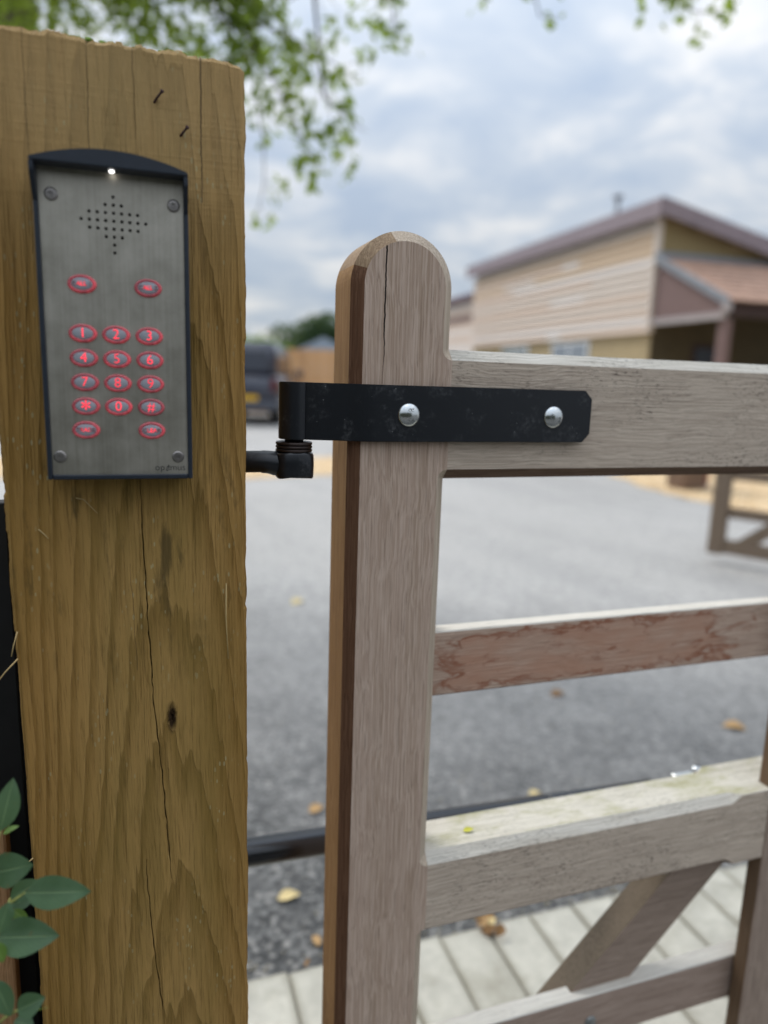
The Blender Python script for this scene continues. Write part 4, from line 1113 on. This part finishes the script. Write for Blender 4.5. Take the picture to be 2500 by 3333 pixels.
# porch
PD, PX = 1.78, 6.0
pz0, pz1 = 3.36, 2.50
sl_p = (pz0 - pz1) / PD
def porch_z(y): return pz0 + sl_p * y          # y negative outwards
nrow = 9
for i in range(nrow):
    ya, yb = -(PD + .1) * i / nrow, -(PD + .1) * (i + 1) / nrow - .03
    bm = bmesh.new()
    pr = [(ya, porch_z(ya) + .02), (yb, porch_z(yb) + .045), (yb, porch_z(yb) + .02), (ya, porch_z(ya) - .005)]
    nt = 24; w_ = PX / nt
    for k in range(nt):
        xa = -.02 + k * w_; dz = random.uniform(-.004, .006)
        A = [bm.verts.new((xa + .004, y, z + dz)) for y, z in pr]; B = [bm.verts.new((xa + w_ - .004, y, z + dz)) for y, z in pr]
        bm.faces.new(A); bm.faces.new(B[::-1])
        for q in range(4): bm.faces.new((A[q], B[q], B[(q + 1) % 4], A[(q + 1) % 4]))
    o = bm_obj('tile_course', bm, M_TILE, barn); o['kind'] = 'stuff'
def xprism(name, pr, x0, x1, m):
    bm = bmesh.new(); A = [bm.verts.new((x0, y, z)) for y, z in pr]; B = [bm.verts.new((x1, y, z)) for y, z in pr]; n = len(pr)
    bm.faces.new(A); bm.faces.new(B[::-1])
    for q in range(n): bm.faces.new((A[q], B[q], B[(q + 1) % n], A[(q + 1) % n]))
    return bm_obj(name, bm, m, barn)
xprism('porch_soffit', [(0.02, porch_z(0) - .05), (-PD, porch_z(-PD) - .05), (-PD, porch_z(-PD) - .008), (0.02, porch_z(0) - .008)], .0, PX, M_DKT)
xprism('flashing', [(.0, porch_z(0) + .10), (-.16, porch_z(-.16) + .055), (-.16, porch_z(-.16) + .05), (.0, porch_z(0) + .05)], -.06, PX + .02, M_LEAD)
xprism('porch_barge', [(.0, porch_z(0) + .055), (-PD - .12, porch_z(-PD - .12) + .055), (-PD - .12, porch_z(-PD - .12) - .08), (.0, porch_z(0) - .08)], -.07, -.025, M_LEAD)
ng_ = 6
for i in range(ng_):
    z0 = 2.30 + i * .17; z1 = min(z0 + .165, pz0 - .06)
    ymax = max(-PD + .03, (z0 + .17 - pz0 + .06) / sl_p) if z0 + .17 > pz1 else -PD + .03
    ya = -PD + .03
    yb_top = (z1 + .07 - pz0) / sl_p; yb_bot = (z0 + .07 - pz0) / sl_p
    ys_top = min(-.05, max(ya, -(pz0 - .07 - z1) / sl_p)); ys_bot = max(ya, -(pz0 - .07 - z0) / sl_p)
    pr = [(-.03, z0), (ys_bot, z0), (ys_top, z1), (-.03, z1)]
    if ys_bot < -.1: xprism('gable_board', pr, .0, .03, M_PURB)
xprism('porch_plate', [(-.03, 2.20), (-PD, 2.20), (-PD, 2.298), (-.03, 2.298)], -.03, .06, M_PGREY)
xprism('porch_beam', [(-PD - .02, 2.24), (-PD + .10, 2.24), (-PD + .10, 2.44), (-PD - .02, 2.44)], .0605, PX, M_DKT)
xprism('eave_end', [(-PD - .13, 2.30), (-PD - .0205, 2.30), (-PD - .0205, 2.47), (-PD - .13, 2.42)], -.072, .02, M_PGREY)
for x in (.03, 3.0, 5.85): box('porch_post', (x, -PD + .0, 0), (x + .15, -PD + .15, 2.199), M_PURB, barn, .012)
dw = box('doorway', (.92, .0, .02), (1.66, .029, 1.93), M_DKT, barn, .004)
box('dark_pane', (1.0, -.006, .3), (1.58, -.0005, 1.85), simple('dark glass', (.006, .006, .008, 1), .2), dw)
box('porch_wall', (.05, .012, .0), (WB - .1, .028, 3.25), simple('shaded olive render', srgb('4d4430'), .9, var=.2, scale=4), barn)  # shade below the porch roof put into this dark olive
# lower annexe at the far end
ax_ = empty('barn_annexe', (4.605 - math.sin(TH) * 8.3, 13 + math.cos(TH) * 8.3, 0), TH); tag(ax_, 'darker low annexe at the far end of the boarded building', 'building')
box('wall', (.25, 0, 0), (5, 3.6, 3.45), M_PURB, ax_)
for i in range(8): box('board', (.215, .02, 1.9 + i * .19), (.247, 3.58, 1.9 + i * .19 + .18), random.choice(M_BRD[2:] + [M_PURB]), ax_, .003)
box('roof', (0.0, -.05, 3.46), (5.2, 3.9, 3.6), M_ROOF, ax_, .01)

# ------------------------------------------------------------------ back fence, parked car, shed
M_FEN = [gate_wood('orange fence board %d' % i, 'Z', srgb(a), srgb(b), srgb(c), warm=(1, .93, .82, 1)) for i, (a, b, c) in enumerate((('c49468', 'dcae80', 'e6c096'), ('cc9c70', 'e2b688', 'ebc69e'), ('ba8c62', 'd3a578', 'dfb88e')))]
fen = empty('panel_fence', (-1.9, 20.2, 0), .02); tag(fen, 'orange brown close boarded fence at the back of the yard', 'fence')
for k in range(46):
    box('board', (-3.2 + k * .15, 0, .05), (-3.2 + k * .15 + .142, .02 + random.uniform(0, .006), 1.86 + random.uniform(-.015, .015)), random.choice(M_FEN), fen)
for x in (-3.22, -1.4, .4, 2.2, 3.6): box('post', (x, .03, 0), (x + .1, .13, 1.9), M_FEN[2], fen, .004)
for z in (.3, .95, 1.6): box('arris_rail', (-3.2, .0265, z), (3.7, .06, z + .08), M_FEN[1], fen)

car = empty('parked_car', (-3.27, 16.0, 0), .0); tag(car, 'dark navy boxy off road car seen from behind with yellow rear plate', 'car')
t_ = NT('navy car paint'); M_CAR = t_.bsdf(color=(.022, .026, .045, 1), rough=.28, spec=.5, coat=.6)
M_TYRE = simple('tyre rubber', (.015, .015, .016, 1), .85); M_CARP = simple('grey bumper plastic', srgb('4d5058'), .6); M_TINT = NT('tinted car glass').bsdf(color=(.03, .035, .05, 1), rough=.08, spec=.8)
def loft(name, secs, m, parent, bev=0.0):
    bm = bmesh.new(); L = [[bm.verts.new(p) for p in s] for s in secs]; n = len(L[0])
    for A, B in zip(L, L[1:]):
        for k in range(n): bm.faces.new((A[k], A[(k + 1) % n], B[(k + 1) % n], B[k]))
    bm.faces.new(L[0]); bm.faces.new(L[-1][::-1])
    bmesh.ops.recalc_face_normals(bm, faces=bm.faces)
    if bev: bmesh.ops.bevel(bm, geom=[e for e in bm.edges if len(e.link_faces) == 2 and e.calc_face_angle(0) > .35], offset=bev, segments=3, affect='EDGES')
    return bm_obj(name, bm, m, parent, True)
def sec(y, hw, z0, z1, tw): return [(-hw, y, z0), (hw, y, z0), (hw, y, (z0 + z1) * .55), (tw, y, z1), (-tw, y, z1), (-hw, y, (z0 + z1) * .55)]
loft('body', [sec(0, .80, .42, 1.12, .79), sec(.1, .84, .36, 1.14, .82), sec(2.6, .85, .34, 1.12, .82), sec(3.2, .84, .34, 1.08, .80), sec(4.3, .78, .42, .98, .72)], M_CAR, car, .05)
loft('cabin', [sec(.02, .775, 1.10, 1.78, .70), sec(.15, .79, 1.10, 1.84, .71), sec(2.2, .79, 1.10, 1.84, .70), sec(2.9, .77, 1.08, 1.16, .70)], M_CAR, car, .04)
box('rear_window', (-.60, -.012, 1.2), (.60, .015, 1.66), M_TINT, car, .01)
box('rear_bumper', (-.84, -.1, .36), (.84, .1, .55), M_CARP, car, .03)
box('number_plate', (-.12, -.112, .56), (.40, -.100, .67), simple('yellow plate', srgb('d8a81c'), .5, var=.05), car, .002)
for s in (-1, 1):
    box('tail_light', (s * .74 - .06, -.03, .78), (s * .74 + .06, .02, 1.06), simple('red lamp', srgb('5a1518'), .3), car, .01)
    for y in (.75, 3.45):
        w = lathe('wheel', [(.0, -.10), (.2, -.10), (.33, -.11), (.36, -.08), (.36, .08), (.33, .11), (.2, .10), (0, .10)], M_TYRE, car, 24, Matrix.Rotation(math.pi / 2, 4, 'Y'))
        w.location = (s * .68, y, .36)
        r_ = lathe('rim', [(0, -.112), (.19, -.115), (.21, -.10), (.21, .10), (.19, .115), (0, .112)], M_GALD, w, 20, Matrix.Rotation(math.pi / 2, 4, 'Y'))
    box('wing_mirror', (s * .95 - .1, 2.6, 1.08), (s * .95 + .1, 2.75, 1.26), M_CAR, car, .03)
shed = empty('pale_shed', (-3.3, 36, 0), .1); tag(shed, 'small pale grey shed among the far trees above the fence', 'shed')
box('wall', (-1.0, 0, 0), (1.1, 3, 2.4), simple('pale render', srgb('b9c1c8'), .8), shed)
prism('roof', [(-1.25, 2.4), (1.35, 2.4), (.05, 3.05)], -.2, 3.2, simple('slate roof', srgb('8d98a4'), .6), shed)

# ------------------------------------------------------------------ trees
def tree_leaf_mat(name, a, b, trans=.5):
    t = NT(name); v = t.coord()
    pos = t.noise(v, 1.7, 4, .6); f = t.noise(v, 25, 2)
    c = t.mix(t.rng(pos, .35, .65), a, b); c = t.mix(t.math('MULTIPLY', f, .4), c, tuple(x * .5 for x in a[:3]) + (1,))
    m = t.bsdf(color=c, rough=.5, spec=.3)
    tr = t.n('ShaderNodeBsdfTranslucent', {'Color': t.mix(.5, c, (.32, .42, .05, 1))}); mx = t.n('ShaderNodeMixShader', {0: trans})
    t.t.links.new(t.last.outputs[0], mx.inputs[1]); t.t.links.new(tr.outputs[0], mx.inputs[2]); t.t.links.new(mx.outputs[0], t.out.inputs['Surface'])
    return m
M_TL = tree_leaf_mat('overhanging leaf', srgb('5f7a30'), srgb('a0b24a'), .6)
M_TF = tree_leaf_mat('far dark foliage', srgb('31472f'), srgb('4f6a48'), .2)
M_TF2 = tree_leaf_mat('far light foliage', srgb('6b8440'), srgb('8ba358'), .3)
M_LF2 = tree_leaf_mat('hedge leaf mass', srgb('3c5a36'), srgb('55743f'), .2)
M_BARK = simple('grey bark', srgb('5c5146'), .9, var=.35, scale=14, bump=.8, bdist=.01)
def leaf_cloud(P, size, droop=.35):
    """many folded leaf faces: arrays of centre points -> verts, faces"""
    n = len(P); P = np.asarray(P, float)
    az = RNG.uniform(0, 2 * np.pi, n); el = RNG.normal(-droop, .5, n); ln = size * RNG.uniform(.65, 1.25, n)
    ax = np.stack([np.cos(az) * np.cos(el), np.sin(az) * np.cos(el), np.sin(el)], 1)
    rnd = RNG.normal(size=(n, 3)); rnd[:, 2] += .6
    s = np.cross(ax, rnd); s /= np.linalg.norm(s, axis=1)[:, None] + 1e-9; nn = np.cross(s, ax)
    w = ln * RNG.uniform(.26, .36, n)
    b = P - ax * ln[:, None] / 2; t = P + ax * ln[:, None] / 2; m1 = P - ax * ln[:, None] * .12
    l_ = m1 + s * w[:, None] + nn * (w * .35)[:, None]; r_ = m1 - s * w[:, None] + nn * (w * .35)[:, None]
    m2 = P + ax * (ln * .22)[:, None]
    l2 = m2 + s * (w * .62)[:, None] + nn * (w * .2)[:, None]; r2 = m2 - s * (w * .62)[:, None] + nn * (w * .2)[:, None]
    V = np.stack([b, l_, r_, l2, r2, t], 1).reshape(-1, 3)
    I = (np.arange(n) * 6)[:, None]
    F = np.concatenate([I + np.array([0, 1, 3]), I + np.array([0, 3, 5]), I + np.array([0, 5, 4]), I + np.array([0, 4, 2])])
    return V, F
def cloud_obj(name, P, size, m, parent, origin=(0, 0, 0), droop=.35):
    V, F = leaf_cloud(np.asarray(P) - np.array(origin), size, droop)
    me = bpy.data.meshes.new(name); me.vertices.add(len(V)); me.vertices.foreach_set('co', V.ravel())
    me.loops.add(len(F) * 3); me.loops.foreach_set('vertex_index', F.ravel().astype(np.int32))
    me.polygons.add(len(F)); me.polygons.foreach_set('loop_start', np.arange(0, len(F) * 3, 3, dtype=np.int32))
    me.update(calc_edges=True); me.materials.append(m); return link(bpy.data.objects.new(name, me), parent)

TO = Vector((-2.45, 5.1, 0))
tree = empty('overhanging_tree', TO)
tag(tree, 'broadleaf tree whose drooping sprays hang over the top of the post', 'tree')
BOUGHS = [  # control points, leaf density per metre, spread
    ([(-2.64, 4.6, 3.37), (-2.26, 4.47, 3.25), (-1.89, 4.33, 3.17), (-1.48, 4.2, 3.12)], 420, .13),
    ([(-2.6, 4.6, 3.18), (-2.23, 4.5, 3.12), (-1.95, 4.4, 3.07)], 170, .09),
    ([(-1.56, 4.2, 3.16), (-1.27, 4.07, 3.05), (-1.0, 3.93, 2.97), (-.74, 3.8, 2.88)], 430, .12),
    ([(-1.9, 4.4, 3.3), (-1.5, 4.2, 3.22), (-1.0, 4.0, 3.1), (-.7, 3.9, 3.03)], 450, .10),
    ([(-1.58, 4.4, 3.1), (-1.35, 4.3, 2.97), (-1.15, 4.2, 2.85)], 170, .08),
    ([(-.85, 4.0, 3.04), (-.58, 3.9, 2.83), (-.41, 3.8, 2.61), (-.32, 3.7, 2.38)], 125, .085),
    ([(-1.02, 4.0, 2.97), (-.74, 3.9, 2.75), (-.59, 3.8, 2.5), (-.48, 3.7, 2.31), (-.41, 3.6, 2.14)], 215, .10),
    ([(-.73, 4.1, 2.92), (-.44, 4.07, 2.78), (-.29, 4.03, 2.69), (-.2, 4.0, 2.6)], 110, .07),
    ([(-.08, 3.9, 3.05), (-.03, 3.85, 2.87), (-.03, 3.8, 2.72)], 170, .045),
    ([(.36, 3.8, 3.0), (.43, 3.8, 2.9)], 40, .04),
    ([(.69, 4.2, 3.18), (.74, 4.2, 3.04), (.84, 4.2, 3.02)], 32, .04),
    ([(1.16, 3.7, 3.04), (1.23, 3.67, 2.91), (1.34, 3.63, 2.82), (1.45, 3.6, 2.80)], 170, .035),
    ([(-.82, 4.3, 2.84), (-.74, 4.28, 2.41), (-.73, 4.25, 2.18), (-.75, 4.22, 2.06), (-.79, 4.2, 1.93)], 38, .05),
    ([(-.38, 4.0, 2.54), (-.23, 4.0, 2.42), (-.15, 4.0, 2.38)], 45, .05),
    ([(-.85, 4.0, 2.89), (-.71, 4.0, 2.85), (-.53, 4.0, 3.01), (-.39, 4.0, 3.03)], 150, .08),
]
LP = []
bm = bmesh.new()
tube_bm(bm, [(0, 0, 0), (.03, -.02, 1.2), (-.02, -.05, 2.4), (.02, -.1, 3.6), (.1, -.3, 4.6)], [.2, .165, .145, .12, .07], 14)
for s_, e_ in (((.02, -.1, 3.5), (.9, -1.0, 4.3)), ((.0, -.1, 3.2), (-.9, -.8, 4.2)), ((.1, -.3, 4.5), (1.8, -1.2, 4.9)), ((.1, -.3, 4.5), (.3, -2.2, 4.8)), ((.1, -.3, 4.6), (3.4, -1.4, 4.4)), ((-.02, -.1, 3.3), (.55, -.9, 3.5))):
    a, b = Vector(s_), Vector(e_); mid_ = a.lerp(b, .5) + Vector((0, 0, .18)); tube_bm(bm, [a, mid_, b], [.07, .045, .02], 8)
bm_obj('trunk', bm, M_BARK, tree, True)
bm = bmesh.new()
for pts, den, spr in BOUGHS:
    V_ = [Vector(p) for p in pts]
    tube_bm(bm, [v - TO for v in V_], [.006 - .0048 * i / (len(V_) - 1) for i in range(len(V_))], 5)
    for a, b in zip(V_, V_[1:]):
        n = max(2, int((b - a).length * den)); nc = max(1, int(n / 5.2))
        for _ in range(nc):                      # leaves in little sprays off the bough
            f = random.random(); c = a.lerp(b, f) + Vector((random.gauss(0, spr), random.gauss(0, spr * 1.6), random.gauss(-spr * .2, spr)))
            tube_bm(bm, [a.lerp(b, f) - TO, c - TO], [.002, .001], 3, False)
            for _ in range(7): LP.append(c + Vector((random.gauss(0, .035), random.gauss(0, .045), random.gauss(-.015, .04))))
# limbs from the crown down to each bough
for pts, den, spr in BOUGHS:
    a = Vector(pts[0]); s_ = Vector((a.x * .75 - .4, a.y + .1, 4.3 if a.x > -.6 else 3.9))
    tube_bm(bm, [s_ - TO, s_.lerp(a, .55) + Vector((.03, .02, .06)) - TO, a - TO], [.018, .011, .006], 6)
bm_obj('twigs', bm, M_BARK, tree, True)
# crown above the frame
for _ in range(4200):
    while True:
        p = np.array([RNG.uniform(-1, 1), RNG.uniform(-1, 1), RNG.uniform(-1, 1)])
        if p @ p < 1: break
    q = np.array([-1.3, 3.7, 4.75]) + p * np.array([3.4, 2.6, 1.15])
    if q[2] < 3.35 + max(0, q[1] - 4.2) * .75: continue
    if q[0] > .2 and RNG.random() < .8: continue
    if math.sin(q[0] * 2.3 + q[1] * 1.7) + math.sin(q[0] * 3.1 - q[2] * 2.7 + q[1]) < -.25: continue
    LP.append(Vector(q))
cloud_obj('crown', [tuple(v) for v in LP], .064, M_TL, tree, tuple(TO))

def far_tree(name, loc, h, rx, rz, m, label, n=2600, size=.35):
    r = empty(name, loc); tag(r, label, 'tree')
    tube('trunk', [(0, 0, 0), (.05, 0, h * .4), (0, 0, h * .75)], [.2, .15, .06], M_BARK, r, 8)
    cs = [(RNG.normal(0, rx * .45), RNG.normal(0, rx * .4), h - rz + RNG.normal(0, rz * .35)) for _ in range(14)]
    P = []
    for _ in range(n):
        c = cs[RNG.integers(14)]; v = RNG.normal(size=3); v /= np.linalg.norm(v); rr = RNG.uniform(.55, 1) * rx * .5
        P.append((c[0] + v[0] * rr, c[1] + v[1] * rr, min(h, c[2] + v[2] * rr * rz / rx)))
    cloud_obj('crown', P, size, m, r)
far_tree('far_tree', (-4.0, 42, 0), 4.5, 2.2, 1.6, M_TF, 'dark green rounded tree far beyond the orange fence', 3200)
far_tree('far_tree', (-1.6, 48, 0), 4.3, 2.4, 1.6, M_TF, 'dark green tree far behind, next to the gate stile', 3000)
far_tree('far_bush', (-5.2, 30, 0), 2.8, 1.3, 1.0, M_TF2, 'light green bush just above the fence top', 1800, .22)
far_tree('far_bush', (-8.0, 36, 0), 3.7, 2.0, 1.3, M_TF2, 'light green tree top showing over the parked car', 2200, .25)
far_tree('far_bush', (-10.5, 34, 0), 3.6, 2.4, 1.4, M_TF2, 'light green tree top farther behind the post', 1800, .25)
far_tree('far_tree', (6.0, 60, 0), 6.0, 3.2, 2.2, M_TF2, 'pale green tree behind the low annexe', 2600, .4)
# out-of-frame shrub leaves added to darken the left of the post
_P = np.stack([RNG.uniform(-1.1, -.30, 1500), RNG.uniform(.0, .62, 1500), RNG.uniform(.05, 1.55, 1500)], 1)
_P = _P[(_P[:, 0] < -.36 - .12 * (_P[:, 1] > .35))]
_o = cloud_obj('foliage', _P, .046, M_LF2, shrub, tuple(shrub_o)); _o['kind'] = 'stuff'
hd = empty('unseen_hedge', (0, -4.6, 0)); tag(hd, 'unseen hedge added behind the viewer to darken the front light', 'hedge')  # added out of view to darken front light and the keypad reflection
P = np.stack([RNG.uniform(-5, 5, 9000), RNG.uniform(-.5, .5, 9000), RNG.uniform(0, 2.3, 9000)], 1)
P[:, 1] = np.sign(P[:, 1]) * (.5 - np.abs(RNG.normal(0, .08, 9000)))
cloud_obj('foliage', P, .13, M_TF, hd)
box('woody_core', (-5, -.25, 0), (5, .25, 2.1), M_BARK, hd)
